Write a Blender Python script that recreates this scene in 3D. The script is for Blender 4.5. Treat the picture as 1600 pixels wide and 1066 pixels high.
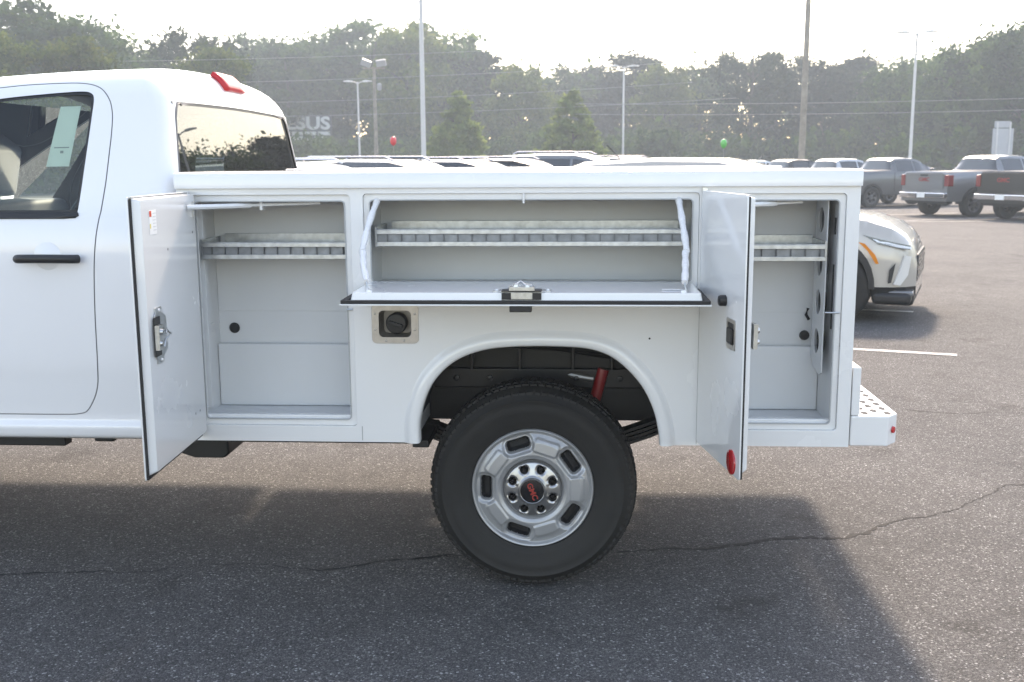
import bpy, bmesh, math, random
import numpy as np
from mathutils import Vector, Matrix
from mathutils.geometry import tessellate_polygon
for o in list(bpy.data.objects): bpy.data.objects.remove(o)
R = math.radians
SC = bpy.context.scene
COL = SC.collection
random.seed(7)

# ------------------------------------------------------------------ camera, sky, sun, exposure
cam = bpy.data.cameras.new('camera'); cam.sensor_width = 36.0; cam.lens = 36.0 * 1640 / 1600
cam.clip_start = 0.05; cam.clip_end = 3000
cam.dof.use_dof = True; cam.dof.focus_distance = 4.0; cam.dof.aperture_fstop = 6.0
camo = bpy.data.objects.new('camera', cam); COL.objects.link(camo)
camo.matrix_world = Matrix.Translation((0, -3.86, 1.655)) @ Matrix.Rotation(R(90 - 9.8), 4, 'X') @ Matrix.Rotation(R(-0.35), 4, 'Z')
SC.camera = camo

SUN_EL = 41.0; SUN_AZ = 8.0      # degrees above the horizon, degrees right of straight ahead
w = bpy.data.worlds.new('World'); SC.world = w; w.use_nodes = True
nt = w.node_tree
bg = nt.nodes['Background']
sky = nt.nodes.new('ShaderNodeTexSky'); sky.sky_type = 'NISHITA'; sky.sun_disc = False
sky.sun_elevation = R(SUN_EL); sky.sun_rotation = R(SUN_AZ)
sky.air_density = 1.0; sky.dust_density = 1.0; sky.ozone_density = 1.0
nt.links.new(sky.outputs[0], bg.inputs[0]); bg.inputs[1].default_value = 0.15
sl = bpy.data.lights.new('sun', 'SUN'); sl.energy = 1.65; sl.angle = R(6.0); sl.color = (1.0, 0.985, 0.965)
slo = bpy.data.objects.new('sun', sl); COL.objects.link(slo)
slo.rotation_euler = (R(-(90 - SUN_EL)), 0, R(-SUN_AZ)); slo.location = (0, 60, 60)
vs = SC.view_settings
vs.view_transform = 'Standard'; vs.look = 'None'; vs.gamma = 1.0; vs.use_curve_mapping = False
vs.exposure = 2.1
vs.use_white_balance = True; vs.white_balance_temperature = 8650; vs.white_balance_tint = 16
SC.cycles.max_bounces = 8; SC.cycles.diffuse_bounces = 4; SC.cycles.transparent_max_bounces = 12
SC.cycles.volume_bounces = 0
SC.cycles.use_denoising = True

# ------------------------------------------------------------------ helpers
def tag(o, label=None, cat=None, group=None, kind=None):
    if label: o['label'] = label
    if cat: o['category'] = cat
    if group: o['group'] = group
    if kind: o['kind'] = kind
    return o
def empty(name, loc=(0, 0, 0), rz=0.0, parent=None):
    o = bpy.data.objects.new(name, None); COL.objects.link(o)
    o.empty_display_size = 0.1
    o.location = loc; o.rotation_euler = (0, 0, rz); o.parent = parent
    return o
def link(name, me, parent=None, mat=None):
    if mat is not None and not me.materials: me.materials.append(mat)
    o = bpy.data.objects.new(name, me); COL.objects.link(o); o.parent = parent
    return o
def copy_tree(o, parent=None, mats=None):
    c = o.copy(); COL.objects.link(c); c.parent = parent
    if mats and c.type == 'MESH':
        for sl_ in c.material_slots:
            if sl_.material and sl_.material.name in mats:
                m = mats[sl_.material.name]; sl_.link = 'OBJECT'; sl_.material = m
    for ch in list(o.children): copy_tree(ch, c, mats)
    return c

class MB:
    def __init__(s): s.v = []; s.f = []; s.mi = []
    def add(s, vs_, fs, mi=0):
        b = len(s.v); s.v += [tuple(p) for p in vs_]
        for f in fs: s.f.append(tuple(b + i for i in f)); s.mi.append(mi)
        return s
    def box(s, x0, x1, y0, y1, z0, z1, mi=0, M=None):
        vs_ = [Vector((x, y, z)) for x in (x0, x1) for y in (y0, y1) for z in (z0, z1)]
        if M is not None: vs_ = [M @ p for p in vs_]
        return s.add(vs_, [(0, 1, 3, 2), (4, 6, 7, 5), (0, 4, 5, 1), (2, 3, 7, 6), (0, 2, 6, 4), (1, 5, 7, 3)], mi)
    def tube(s, pts, r, n=8, mi=0, cap=True):
        pts = [Vector(p) for p in pts]; m = len(pts)
        rs = r if isinstance(r, (list, tuple)) else [r] * m
        up = Vector((0, 0, 1)); rings = []
        for i in range(m):
            d = (pts[min(i + 1, m - 1)] - pts[max(i - 1, 0)]).normalized()
            a = d.cross(up)
            if a.length < 1e-3: a = d.cross(Vector((1, 0, 0)))
            a.normalize(); b = a.cross(d).normalized()
            rings.append([pts[i] + (a * math.cos(2 * math.pi * k / n) + b * math.sin(2 * math.pi * k / n)) * rs[i] for k in range(n)])
        vs_ = [p for q in rings for p in q]; fs = []
        for i in range(m - 1):
            for k in range(n):
                k2 = (k + 1) % n
                fs.append((i * n + k, i * n + k2, (i + 1) * n + k2, (i + 1) * n + k))
        if cap: fs += [tuple(range(n - 1, -1, -1)), tuple((m - 1) * n + k for k in range(n))]
        return s.add(vs_, fs, mi)
    def lathe(s, prof, n=32, o=(0, 0, 0), axis='y', mi=0, closed=False):
        vs_ = []; fs = []; m = len(prof); o = Vector(o)
        for r, h in prof:
            for k in range(n):
                a = 2 * math.pi * k / n; c, q = r * math.cos(a), r * math.sin(a)
                p = {'y': (c, h, q), 'z': (c, q, h), 'x': (h, c, q)}[axis]
                vs_.append(o + Vector(p))
        for i in range(m - 1 + (1 if closed else 0)):
            j = (i + 1) % m
            for k in range(n):
                k2 = (k + 1) % n
                fs.append((i * n + k, i * n + k2, j * n + k2, j * n + k))
        return s.add(vs_, fs, mi)
    def disc(s, r, h, n=32, o=(0, 0, 0), axis='y', mi=0):
        return s.lathe([(r, h), (r * 0.001, h)], n, o, axis, mi)
    def plate(s, outer, holes=(), d0=0.0, d1=None, plane='xz', mi=0):
        loops = [list(outer)] + [list(h) for h in holes]
        flat = [p for l in loops for p in l]
        tris = tessellate_polygon([[Vector((p[0], p[1], 0)) for p in l] for l in loops])
        def P(p, d): return {'xz': (p[0], d, p[1]), 'yz': (d, p[0], p[1]), 'xy': (p[0], p[1], d)}[plane]
        n = len(flat)
        if d1 is None: return s.add([P(p, d0) for p in flat], list(tris), mi)
        vs_ = [P(p, d0) for p in flat] + [P(p, d1) for p in flat]
        fs = [tuple(t) for t in tris] + [tuple(i + n for i in reversed(t)) for t in tris]
        b = 0
        for l in loops:
            k = len(l)
            for i in range(k):
                a, c = b + i, b + (i + 1) % k
                fs.append((a, c, c + n, a + n))
            b += k
        return s.add(vs_, fs, mi)
    def mesh(s, name, smooth=35, recalc=True):
        me = bpy.data.meshes.new(name); me.from_pydata(s.v, [], s.f)
        if any(s.mi):
            me.polygons.foreach_set('material_index', s.mi)
        if recalc:
            bm = bmesh.new(); bm.from_mesh(me); bmesh.ops.remove_doubles(bm, verts=bm.verts, dist=1e-5)
            bmesh.ops.recalc_face_normals(bm, faces=bm.faces); bm.to_mesh(me); bm.free()
        if smooth:
            me.shade_smooth(); me.set_sharp_from_angle(angle=R(smooth))
        return me
    def build(s, name, mats, parent=None, bevel=0.0, seg=2, smooth=35, recalc=True):
        me = s.mesh(name, smooth, recalc)
        for m in (mats if isinstance(mats, (list, tuple)) else [mats]): me.materials.append(m)
        o = link(name, me, parent)
        if bevel:
            b = o.modifiers.new('bevel', 'BEVEL'); b.width = bevel; b.segments = seg; b.limit_method = 'ANGLE'; b.angle_limit = R(40)
            b.harden_normals = True
        return o

def rrect(x0, x1, y0, y1, r, n=5):
    out = []
    for cx, cy, a0 in ((x1 - r, y1 - r, 0), (x0 + r, y1 - r, 90), (x0 + r, y0 + r, 180), (x1 - r, y0 + r, 270)):
        for i in range(n + 1):
            a = R(a0 + 90 * i / n); out.append((cx + r * math.cos(a), cy + r * math.sin(a)))
    return out
def offset_poly(p, d):
    # positive d = outwards for a counter-clockwise polygon
    n = len(p); out = []
    ar = sum(p[i][0] * p[(i + 1) % n][1] - p[(i + 1) % n][0] * p[i][1] for i in range(n))
    sg = 1 if ar > 0 else -1
    for i in range(n):
        a, b, c = Vector(p[i - 1]), Vector(p[i]), Vector(p[(i + 1) % n])
        e1 = (b - a).normalized(); e2 = (c - b).normalized()
        n1 = Vector((e1.y, -e1.x)); n2 = Vector((e2.y, -e2.x)); m = (n1 + n2)
        m = m / max(m.length_squared / 2, 0.3) if m.length > 1e-6 else n1
        q = b + m * d * sg; out.append((q.x, q.y))
    return out
def catmull(pts, n=6):
    out = []; P = [Vector(p) for p in pts]; m = len(P)
    for i in range(m - 1):
        p0, p1, p2, p3 = P[max(i - 1, 0)], P[i], P[i + 1], P[min(i + 2, m - 1)]
        for k in range(n):
            t = k / n
            out.append(0.5 * ((2 * p1) + (p2 - p0) * t + (2 * p0 - 5 * p1 + 4 * p2 - p3) * t * t + (3 * p1 - p0 - 3 * p2 + p3) * t ** 3))
    out.append(P[-1]); return out
def interp(x, xs, ys): return float(np.interp(x, xs, ys))
def text_mesh(body, size, extrude=0.001, offset=0.0, align='CENTER', sx=1.0):
    c = bpy.data.curves.new('txt', 'FONT'); c.body = body; c.size = size; c.extrude = extrude; c.offset = offset
    c.align_x = align; c.align_y = 'CENTER'; c.resolution_u = 3
    o = bpy.data.objects.new('txt', c); COL.objects.link(o)
    dg = bpy.context.evaluated_depsgraph_get(); me = bpy.data.meshes.new_from_object(o.evaluated_get(dg))
    bpy.data.objects.remove(o); bpy.data.curves.remove(c)
    if sx != 1.0:
        for v in me.vertices: v.co.x *= sx
    me.materials.clear(); return me

# ------------------------------------------------------------------ materials
MATS = {}
def pm(name, col, rough=0.5, metal=0.0, coat=0.0, var=0.0, vscale=6.0, bump=0.0, bscale=60.0, spec=0.5, col2=None, rvar=0.0):
    if name in MATS: return MATS[name]
    m = bpy.data.materials.new(name); m.use_nodes = True; t = m.node_tree; b = t.nodes['Principled BSDF']
    b.inputs['Base Color'].default_value = (*col, 1); b.inputs['Roughness'].default_value = rough
    b.inputs['Metallic'].default_value = metal; b.inputs['Coat Weight'].default_value = coat
    b.inputs['Coat Roughness'].default_value = 0.04; b.inputs['Specular IOR Level'].default_value = spec
    tc = t.nodes.new('ShaderNodeTexCoord')
    if var or col2:
        n = t.nodes.new('ShaderNodeTexNoise'); n.inputs['Scale'].default_value = vscale; n.inputs['Detail'].default_value = 5
        t.links.new(tc.outputs['Object'], n.inputs['Vector'])
        r = t.nodes.new('ShaderNodeValToRGB'); r.color_ramp.elements[0].position = 0.3; r.color_ramp.elements[1].position = 0.7
        c2 = col2 or tuple(c * (1 - var) for c in col)
        r.color_ramp.elements[0].color = (*c2, 1); r.color_ramp.elements[1].color = (*col, 1)
        t.links.new(n.outputs['Fac'], r.inputs['Fac']); t.links.new(r.outputs['Color'], b.inputs['Base Color'])
    if rvar:
        n = t.nodes.new('ShaderNodeTexNoise'); n.inputs['Scale'].default_value = 3.0; n.inputs['Detail'].default_value = 6
        t.links.new(tc.outputs['Object'], n.inputs['Vector'])
        mr = t.nodes.new('ShaderNodeMapRange'); mr.inputs['To Min'].default_value = max(rough - rvar, 0.02); mr.inputs['To Max'].default_value = rough + rvar
        t.links.new(n.outputs['Fac'], mr.inputs['Value']); t.links.new(mr.outputs['Result'], b.inputs['Roughness'])
    if bump:
        n = t.nodes.new('ShaderNodeTexNoise'); n.inputs['Scale'].default_value = bscale; n.inputs['Detail'].default_value = 4
        t.links.new(tc.outputs['Object'], n.inputs['Vector'])
        bp = t.nodes.new('ShaderNodeBump'); bp.inputs['Strength'].default_value = bump; bp.inputs['Distance'].default_value = 0.002
        t.links.new(n.outputs['Fac'], bp.inputs['Height']); t.links.new(bp.outputs['Normal'], b.inputs['Normal'])
    MATS[name] = m; return m
def glass_mat(name, tint, ior=1.5, rough=0.0):
    m = bpy.data.materials.new(name); m.use_nodes = True; t = m.node_tree
    t.nodes.remove(t.nodes['Principled BSDF']); out = t.nodes['Material Output']
    tr = t.nodes.new('ShaderNodeBsdfTransparent'); tr.inputs[0].default_value = (*tint, 1)
    gl = t.nodes.new('ShaderNodeBsdfGlossy'); gl.inputs['Roughness'].default_value = rough
    fr = t.nodes.new('ShaderNodeFresnel'); fr.inputs['IOR'].default_value = ior
    mx = t.nodes.new('ShaderNodeMixShader')
    t.links.new(fr.outputs[0], mx.inputs[0]); t.links.new(tr.outputs[0], mx.inputs[1]); t.links.new(gl.outputs[0], mx.inputs[2])
    t.links.new(mx.outputs[0], out.inputs['Surface']); MATS[name] = m; return m

PAINT = pm('white_paint', (0.80, 0.80, 0.79), 0.26, coat=0.7, var=0.025, vscale=1.5, rvar=0.06)
CABPAINT = pm('white_cab_paint', (0.80, 0.80, 0.81), 0.28, coat=1.0)
LINER = pm('liner_paint', (0.69, 0.70, 0.70), 0.42, var=0.05, vscale=2.5, rvar=0.08)
GALV = pm('galvanised_steel', (0.62, 0.64, 0.65), 0.38, metal=0.9, var=0.3, vscale=35, rvar=0.1)
ZINC = pm('zinc_plate', (0.66, 0.67, 0.66), 0.35, metal=1.0, var=0.25, vscale=60)
STAIN = pm('brushed_stainless', (0.55, 0.53, 0.51), 0.34, metal=1.0, var=0.2, vscale=25)
RUBBER = pm('black_rubber', (0.014, 0.014, 0.015), 0.6, var=0.3, vscale=20)
BLACK = pm('black_plastic', (0.012, 0.012, 0.013), 0.45, bump=0.2, bscale=300)
CHASSIS = pm('chassis_black', (0.006, 0.006, 0.0065), 0.5, var=0.4, vscale=8, bump=0.3, bscale=60)
TYRE = pm('tyre_rubber', (0.008, 0.0078, 0.0075), 0.7, col2=(0.015, 0.0138, 0.0125), vscale=7, bump=0.25, bscale=120)
RIMM = pm('silver_wheel_paint', (0.40, 0.405, 0.41), 0.36, metal=0.45, var=0.12, vscale=9, rvar=0.07)
HUBM = pm('bright_hub', (0.42, 0.42, 0.42), 0.30, metal=0.9, var=0.1, vscale=12)
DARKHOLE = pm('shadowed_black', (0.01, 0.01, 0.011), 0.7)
REDL = pm('red_lens', (0.55, 0.012, 0.018), 0.15, coat=1.0)
REDP = pm('red_paint', (0.30, 0.012, 0.012), 0.35, coat=0.3)
STRAPM = pm('white_sleeve', (0.80, 0.80, 0.80), 0.6, var=0.12, vscale=120, bump=0.8, bscale=260)
GLASS = glass_mat('tinted_side_glass', (0.74, 0.86, 0.80), 1.5)
RGLASS = glass_mat('rear_glass', (0.10, 0.12, 0.12), 2.1)
CARGLASS = pm('car_window_glass', (0.012, 0.014, 0.016), 0.03, spec=0.9, coat=0.5)
SEAT = pm('grey_seat_cloth', (0.07, 0.072, 0.075), 0.85, bump=0.3, bscale=250)
TRIM = pm('grey_trim_plastic', (0.12, 0.12, 0.125), 0.6)
PAPER = pm('paper_white', (0.85, 0.85, 0.83), 0.5)
REDINK = pm('red_ink', (0.7, 0.08, 0.03), 0.5)
YELINK = pm('yellow_ink', (0.75, 0.6, 0.05), 0.5)
GREYINK = pm('grey_ink', (0.35, 0.35, 0.36), 0.5)

# ------------------------------------------------------------------ ground
def gz(Y):
    if Y < 4: return 0.0
    if Y < 8: return -0.0085 * (Y - 4) ** 2 / 8
    return -0.0085 * (min(Y, 70) - 6)
def asphalt():
    m = bpy.data.materials.new('asphalt'); m.use_nodes = True; t = m.node_tree; b = t.nodes['Principled BSDF']
    N = t.nodes.new; L = t.links.new
    tc = N('ShaderNodeTexCoord')
    def vor(scale, feat='F1'):
        v = N('ShaderNodeTexVoronoi'); v.inputs['Scale'].default_value = scale; v.feature = feat; L(tc.outputs['Object'], v.inputs['Vector']); return v
    def noise(scale, det=6, rough=0.6):
        v = N('ShaderNodeTexNoise'); v.inputs['Scale'].default_value = scale; v.inputs['Detail'].default_value = det; v.inputs['Roughness'].default_value = rough
        L(tc.outputs['Object'], v.inputs['Vector']); return v
    def ramp(src, stops):
        r = N('ShaderNodeValToRGB'); e = r.color_ramp.elements
        while len(e) < len(stops): e.new(0.5)
        for i, (p, c) in enumerate(stops): e[i].position = p; e[i].color = (*c, 1)
        L(src, r.inputs['Fac']); return r
    def mix(a, bb, fac, mode='MIX'):
        x = N('ShaderNodeMix'); x.data_type = 'RGBA'; x.blend_type = mode
        if isinstance(fac, float): x.inputs[0].default_value = fac
        else: L(fac, x.inputs[0])
        L(a, x.inputs[6]); L(bb, x.inputs[7]); return x.outputs[2]
    v1 = vor(150); v2 = vor(300)
    sep = N('ShaderNodeSeparateColor'); L(v1.outputs['Color'], sep.inputs[0])
    sep2 = N('ShaderNodeSeparateColor'); L(v2.outputs['Color'], sep2.inputs[0])
    stones = ramp(sep.outputs[0], [(0.0, (0.021, 0.020, 0.0195)), (0.45, (0.036, 0.034, 0.033)), (0.80, (0.062, 0.058, 0.056)), (0.95, (0.11, 0.105, 0.10)), (1.0, (0.30, 0.29, 0.28))])
    fine = ramp(sep2.outputs[1], [(0.0, (0.017, 0.016, 0.0155)), (0.7, (0.046, 0.043, 0.041)), (1.0, (0.13, 0.124, 0.118))])
    c = mix(stones.outputs[0], fine.outputs[0], 0.45)
    big = ramp(noise(0.5, 8, 0.65).outputs['Fac'], [(0.3, (0.80, 0.80, 0.80)), (0.7, (1.2, 1.18, 1.15))])
    c = mix(c, big.outputs[0], 1.0, 'MULTIPLY')
    stain = ramp(noise(1.7, 5, 0.55).outputs['Fac'], [(0.60, (1.0, 1.0, 1.0)), (0.72, (0.62, 0.61, 0.60))])
    c = mix(c, stain.outputs[0], 1.0, 'MULTIPLY')
    med = ramp(noise(5.0, 6, 0.7).outputs['Fac'], [(0.25, (0.82, 0.82, 0.82)), (0.75, (1.16, 1.16, 1.16))])
    c = mix(c, med.outputs[0], 1.0, 'MULTIPLY')
    gain = N('ShaderNodeVectorMath'); gain.operation = 'MULTIPLY'; gain.inputs[1].default_value = (1.80, 1.87, 1.95); L(c, gain.inputs[0]); c = gain.outputs[0]
    L(c, b.inputs['Base Color'])
    b.inputs['Roughness'].default_value = 0.85; b.inputs['Specular IOR Level'].default_value = 0.25
    bp = N('ShaderNodeBump'); bp.inputs['Strength'].default_value = 0.75; bp.inputs['Distance'].default_value = 0.005; bp.invert = True
    L(v1.outputs['Distance'], bp.inputs['Height'])
    bp2 = N('ShaderNodeBump'); bp2.inputs['Strength'].default_value = 0.5; bp2.inputs['Distance'].default_value = 0.003
    L(noise(320, 3).outputs['Fac'], bp2.inputs['Height']); L(bp.outputs['Normal'], bp2.inputs['Normal'])
    L(bp2.outputs['Normal'], b.inputs['Normal'])
    return m
ASPH = asphalt()
ys = [-150, -60, -10, 4] + [5, 6, 7, 8, 12, 20, 35, 55, 70, 120, 260]
xs = [-240, -100, -30, 0, 30, 100, 240]
g = MB()
g.add([(x, y, gz(y)) for y in ys for x in xs], [(j * len(xs) + i, j * len(xs) + i + 1, (j + 1) * len(xs) + i + 1, (j + 1) * len(xs) + i) for j in range(len(ys) - 1) for i in range(len(xs) - 1)])
ground = tag(g.build('parking_lot', ASPH, smooth=60), kind='structure')
ground['label'] = 'worn grey asphalt parking lot under the truck'
CRACKM = pm('crack_filler', (0.018, 0.017, 0.016), 0.9, var=0.4, vscale=30)
def crack(pts, wdt, seed):
    rnd = random.Random(seed); P = []
    for a, b in zip(pts[:-1], pts[1:]):
        a, b = Vector(a), Vector(b); n = max(2, int((b - a).length / 0.018))
        for k in range(n): P.append(a.lerp(b, k / n))
    off = 0.0; m = MB(); vs_ = []
    for i, p in enumerate(P):
        q = P[min(i + 1, len(P) - 1)] - P[max(i - 1, 0)]
        nrm = Vector((-q.y, q.x)).normalized()
        off = off * 0.86 + rnd.uniform(-0.009, 0.009)
        hw = wdt * rnd.uniform(0.15, 1.0) * (0.6 + 0.4 * math.sin(i * 0.05 + seed))
        c = p + nrm * off
        for s_ in (-1, 1): vs_.append((c.x + nrm.x * hw * s_, c.y + nrm.y * hw * s_, gz(c.y) + 0.0015))
    m.add(vs_, [(2 * i, 2 * i + 1, 2 * i + 3, 2 * i + 2) for i in range(len(P) - 1)])
    return m.build('crack', CRACKM, ground, smooth=0)
crack([(3.4, 1.7), (2.9, 1.42), (2.63, 1.33), (2.52, 1.31), (2.36, 1.13), (2.12, 0.91), (1.91, 0.83), (1.7, 0.74), (1.57, 0.63), (1.46, 0.55), (1.33, 0.57), (1.12, 0.53), (0.94, 0.48), (0.82, 0.44), (0.68, 0.43), (0.54, 0.43), (0.27, 0.41), (-0.01, 0.4), (-0.28, 0.38), (-0.44, 0.35)], 0.021, 1)
crack([(-0.28, 0.38), (-0.44, 0.35), (-0.59, 0.3), (-0.79, 0.23), (-1.08, 0.32), (-1.25, 0.27), (-1.5, 0.22), (-1.76, 0.21), (-2.09, 0.19), (-3.0, 0.1)], 0.014, 2)
crack([(2.62, 2.95), (2.74, 2.87), (2.92, 2.8), (3.19, 2.84), (3.8, 2.7), (4.6, 2.9)], 0.022, 3)
crack([(4.4, 9.5), (5.2, 9.1), (6.4, 9.6), (8, 9.2)], 0.008, 4)
WLINE = pm('worn_white_line', (0.62, 0.60, 0.56), 0.8, col2=(0.30, 0.29, 0.27), vscale=9, bump=0.6, bscale=120)
def stripe(x0, y0, ang, length, wd=0.1):
    m = MB(); n = 14; vs_ = []
    c, s_ = math.cos(R(ang)), math.sin(R(ang))
    for i in range(n + 1):
        d = length * i / n
        for q in (-wd / 2, wd / 2):
            X, Y = x0 + c * d - s_ * q, y0 + s_ * d + c * q; vs_.append((X, Y, gz(Y) + 0.004))
    m.add(vs_, [(2 * i, 2 * i + 1, 2 * i + 3, 2 * i + 2) for i in range(n)])
    return m.build('painted_line', WLINE, ground, smooth=0)
for k in range(5):   # angled stalls beyond the truck
    stripe(3.77 + 0.62 * k - 5.0 * math.cos(R(-22)), 4.88 + 2.62 * k - 5.0 * math.sin(R(-22)), -22, 5.0)
for k in range(6):   # stalls of the far row
    stripe(11.2 - 0.9 * k, 27.0 + 3.0 * k, 22, 5.2, 0.12)
stripe(9.0, 26.6, -3, 9.0, 0.12)

# ------------------------------------------------------------------ the service truck
truck = empty('service_truck', (0, 0, 0), R(-3.6))
tag(truck, 'white pickup with a utility service body, its compartment doors open', 'truck')
WB = 1.92                                     # body width
BX0, BX1, BZ0, BZ1 = -1.247, 1.252, 0.593, 1.615
ARCH = [(-0.357, 0.593), (-0.354, 0.685), (-0.321, 0.793), (-0.266, 0.872), (-0.193, 0.926), (-0.096, 0.959), (0.024, 0.971), (0.17, 0.972), (0.30, 0.961), (0.395, 0.918), (0.482, 0.828), (0.531, 0.731), (0.553, 0.640), (0.557, 0.593)]
arch = [tuple(p) for p in catmull(ARCH, 5)]
OPL = (-1.205, -0.595, 0.655, 1.532); OPC = (-0.548, 0.682, 1.185, 1.535); OPR = (0.712, 1.205, 0.655, 1.530)
FUEL = (-0.502, -0.376, 0.999, 1.104)
hole = lambda o, d=0.0, r=0.014: rrect(o[0] + d, o[1] - d, o[2] + d, o[3] - d, r, 4)
m = MB()
m.plate([(BX0, BZ0)] + arch + [(BX1, BZ0), (BX1, 1.56), (BX0, 1.56)], [hole(OPL), hole(OPC), hole(OPR), hole(FUEL, 0, 0.02)], 0.0, 0.03)
side = m.build('body_side_panel', PAINT, truck, bevel=0.004)
# thin vertical panel seams on the side panel
for x in (-0.575, 0.69):
    s_ = MB().box(x - 0.0012, x + 0.0012, -0.0012, 0.001, 0.60, 0.655 if x < 0 else 1.18).build('panel_seam', pm('seam_grey', (0.35, 0.35, 0.35), 0.6), side)
for (px, pz) in ((0.51, 1.0),):
    MB().lathe([(0.004, -0.001), (0.0001, -0.002)], 10, (px, 0, pz)).build('screw', BLACK, side)
# roll-top lip along the top edge
lip = MB()
lp = [(-0.014, 1.556), (-0.016, 1.600), (-0.011, 1.611), (0.0, 1.6155), (0.02, 1.6165), (0.40, 1.6165), (0.42, 1.612), (0.42, 1.556)]
lip.plate(lp, (), BX0 - 0.002, BX1 + 0.002, 'yz')
lip.build('top_lip', PAINT, truck, bevel=0.005, smooth=50)
MB().plate([(WB - p[0], p[1]) for p in lp], (), BX0 - 0.002, BX1 + 0.002, 'yz').build('top_lip', PAINT, truck, bevel=0.005, smooth=50)
# jamb frames one step behind the face
for o in (OPL, OPC, OPR):
    MB().plate(hole(o, 0.0006), [hole(o, 0.022, 0.016)], 0.013, 0.033).build('door_jamb', PAINT, truck, bevel=0.003)
    MB().plate(hole(o, 0.0215, 0.0165), [hole(o, 0.0255, 0.012)], 0.008, 0.0125).build('jamb_seal', pm('grey_seal', (0.42, 0.43, 0.43), 0.6), truck)
# compartment liners
def liner(x0, x1, z0, z1, y0, y1, name='compartment_liner'):
    t_ = 0.003; q = MB()
    q.box(x0, x1, y1, y1 + t_, z0, z1)
    q.box(x0 - t_, x0, y0, y1 + t_, z0 - t_, z1 + t_); q.box(x1, x1 + t_, y0, y1 + t_, z0 - t_, z1 + t_)
    q.box(x0, x1, y0, y1 + t_, z0 - t_, z0); q.box(x0, x1, y0, y1 + t_, z1, z1 + t_)
    return q.build(name, LINER, truck, smooth=0)
DEPTH = 0.31
linL = liner(-1.218, -0.585, 0.668, 1.520, 0.034, DEPTH)
linC = liner(-0.556, 0.690, 1.175, 1.522, 0.034, 0.395)
linR = liner(0.700, 1.192, 0.668, 1.518, 0.034, DEPTH)
MB().box(-1.217, -0.586, 0.27, DEPTH - 0.001, 0.669, 0.925).build('back_step', LINER, linL, bevel=0.006)
MB().box(0.701, 1.191, 0.27, DEPTH - 0.001, 0.669, 0.925).build('back_step', LINER, linR, bevel=0.006)
for ln, xa, xb in ((linL, -1.217, -0.586), (linR, 0.701, 1.191)):
    MB().box(xa, xb, DEPTH - 0.004, DEPTH - 0.0005, 1.055, 1.519).build('upper_panel', LINER, ln, bevel=0.001)
    MB().box(xa, xb, 0.034, 0.06, 0.669, 0.690).build('sill_lip', PAINT, ln, bevel=0.004)
# small holes and plug in the liner wall
MB().lathe([(0.022, -0.004), (0.018, -0.008), (0.0001, -0.008)], 24, (-1.155, DEPTH, 0.985)).build('rubber_plug', BLACK, linL)
for z in (1.22, 1.12, 1.02, 1.45):
    MB().disc(0.006, 0, 10, (-1.2170, 0.12, z), 'x').build('screw', pm('dark_screw', (0.12, 0.12, 0.12), 0.5), linL)
MB().box(-1.2175, -1.206, 0.17, 0.225, 0.965, 1.02).build('bracket', PAINT, linL, bevel=0.002)
MB().box(-1.2175, -1.19, 0.10, 0.13, 0.70, 1.50).build('corner_post', LINER, linL, bevel=0.002)
# rear compartment: lamp plate with round cut-outs
cy = 0.175; holes = [[(cy + 0.047 * math.cos(a * math.pi / 12), z + 0.047 * math.sin(a * math.pi / 12)) for a in range(24)] for z in (1.425, 1.262, 1.115, 0.965)]
MB().plate([(0.075, 1.505), (0.075, 0.86), (0.11, 0.845), (0.22, 0.86), (0.262, 0.90), (0.262, 1.505)], holes, 1.156, 1.160, 'yz').build('lamp_plate', LINER, truck, bevel=0.001)
for z, c in ((1.425, TRIM), (1.262, TRIM), (1.115, BLACK), (0.965, BLACK)):
    MB().lathe([(0.052, 0.0), (0.05, 0.008), (0.0001, 0.012)], 24, (1.170, cy, z), 'x').build('lamp_grommet', c, linR)
MB().tube([(1.15, 0.285, 1.03), (1.138, 0.285, 1.05), (1.145, 0.285, 1.075)], 0.006).build('wire_loom', BLACK, linR)
MB().lathe([(0.020, 0), (0.017, -0.012), (0.0001, -0.014)], 16, (1.138, 0.300, 0.965)).build('wire_plug', BLACK, linR)
MB().box(1.178, 1.182, 0.046, 0.058, 1.03, 1.27).build('door_gasket', BLACK, linR)
MB().box(1.178, 1.182, 0.046, 0.058, 1.38, 1.44).build('door_gasket', BLACK, linR)
MB().tube([(1.196, -0.002, 1.098), (1.145, 0.004, 1.098)], 0.0035).build('striker_pin', ZINC, truck)
MB().tube([(-0.598, 0.004, 1.105), (-0.622, 0.004, 1.105)], 0.0035).build('striker_pin', ZINC, truck)
MB().tube([(0.045, 0.006, 1.535), (0.045, 0.006, 1.498)], 0.004).build('striker_pin', PAINT, truck)

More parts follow.
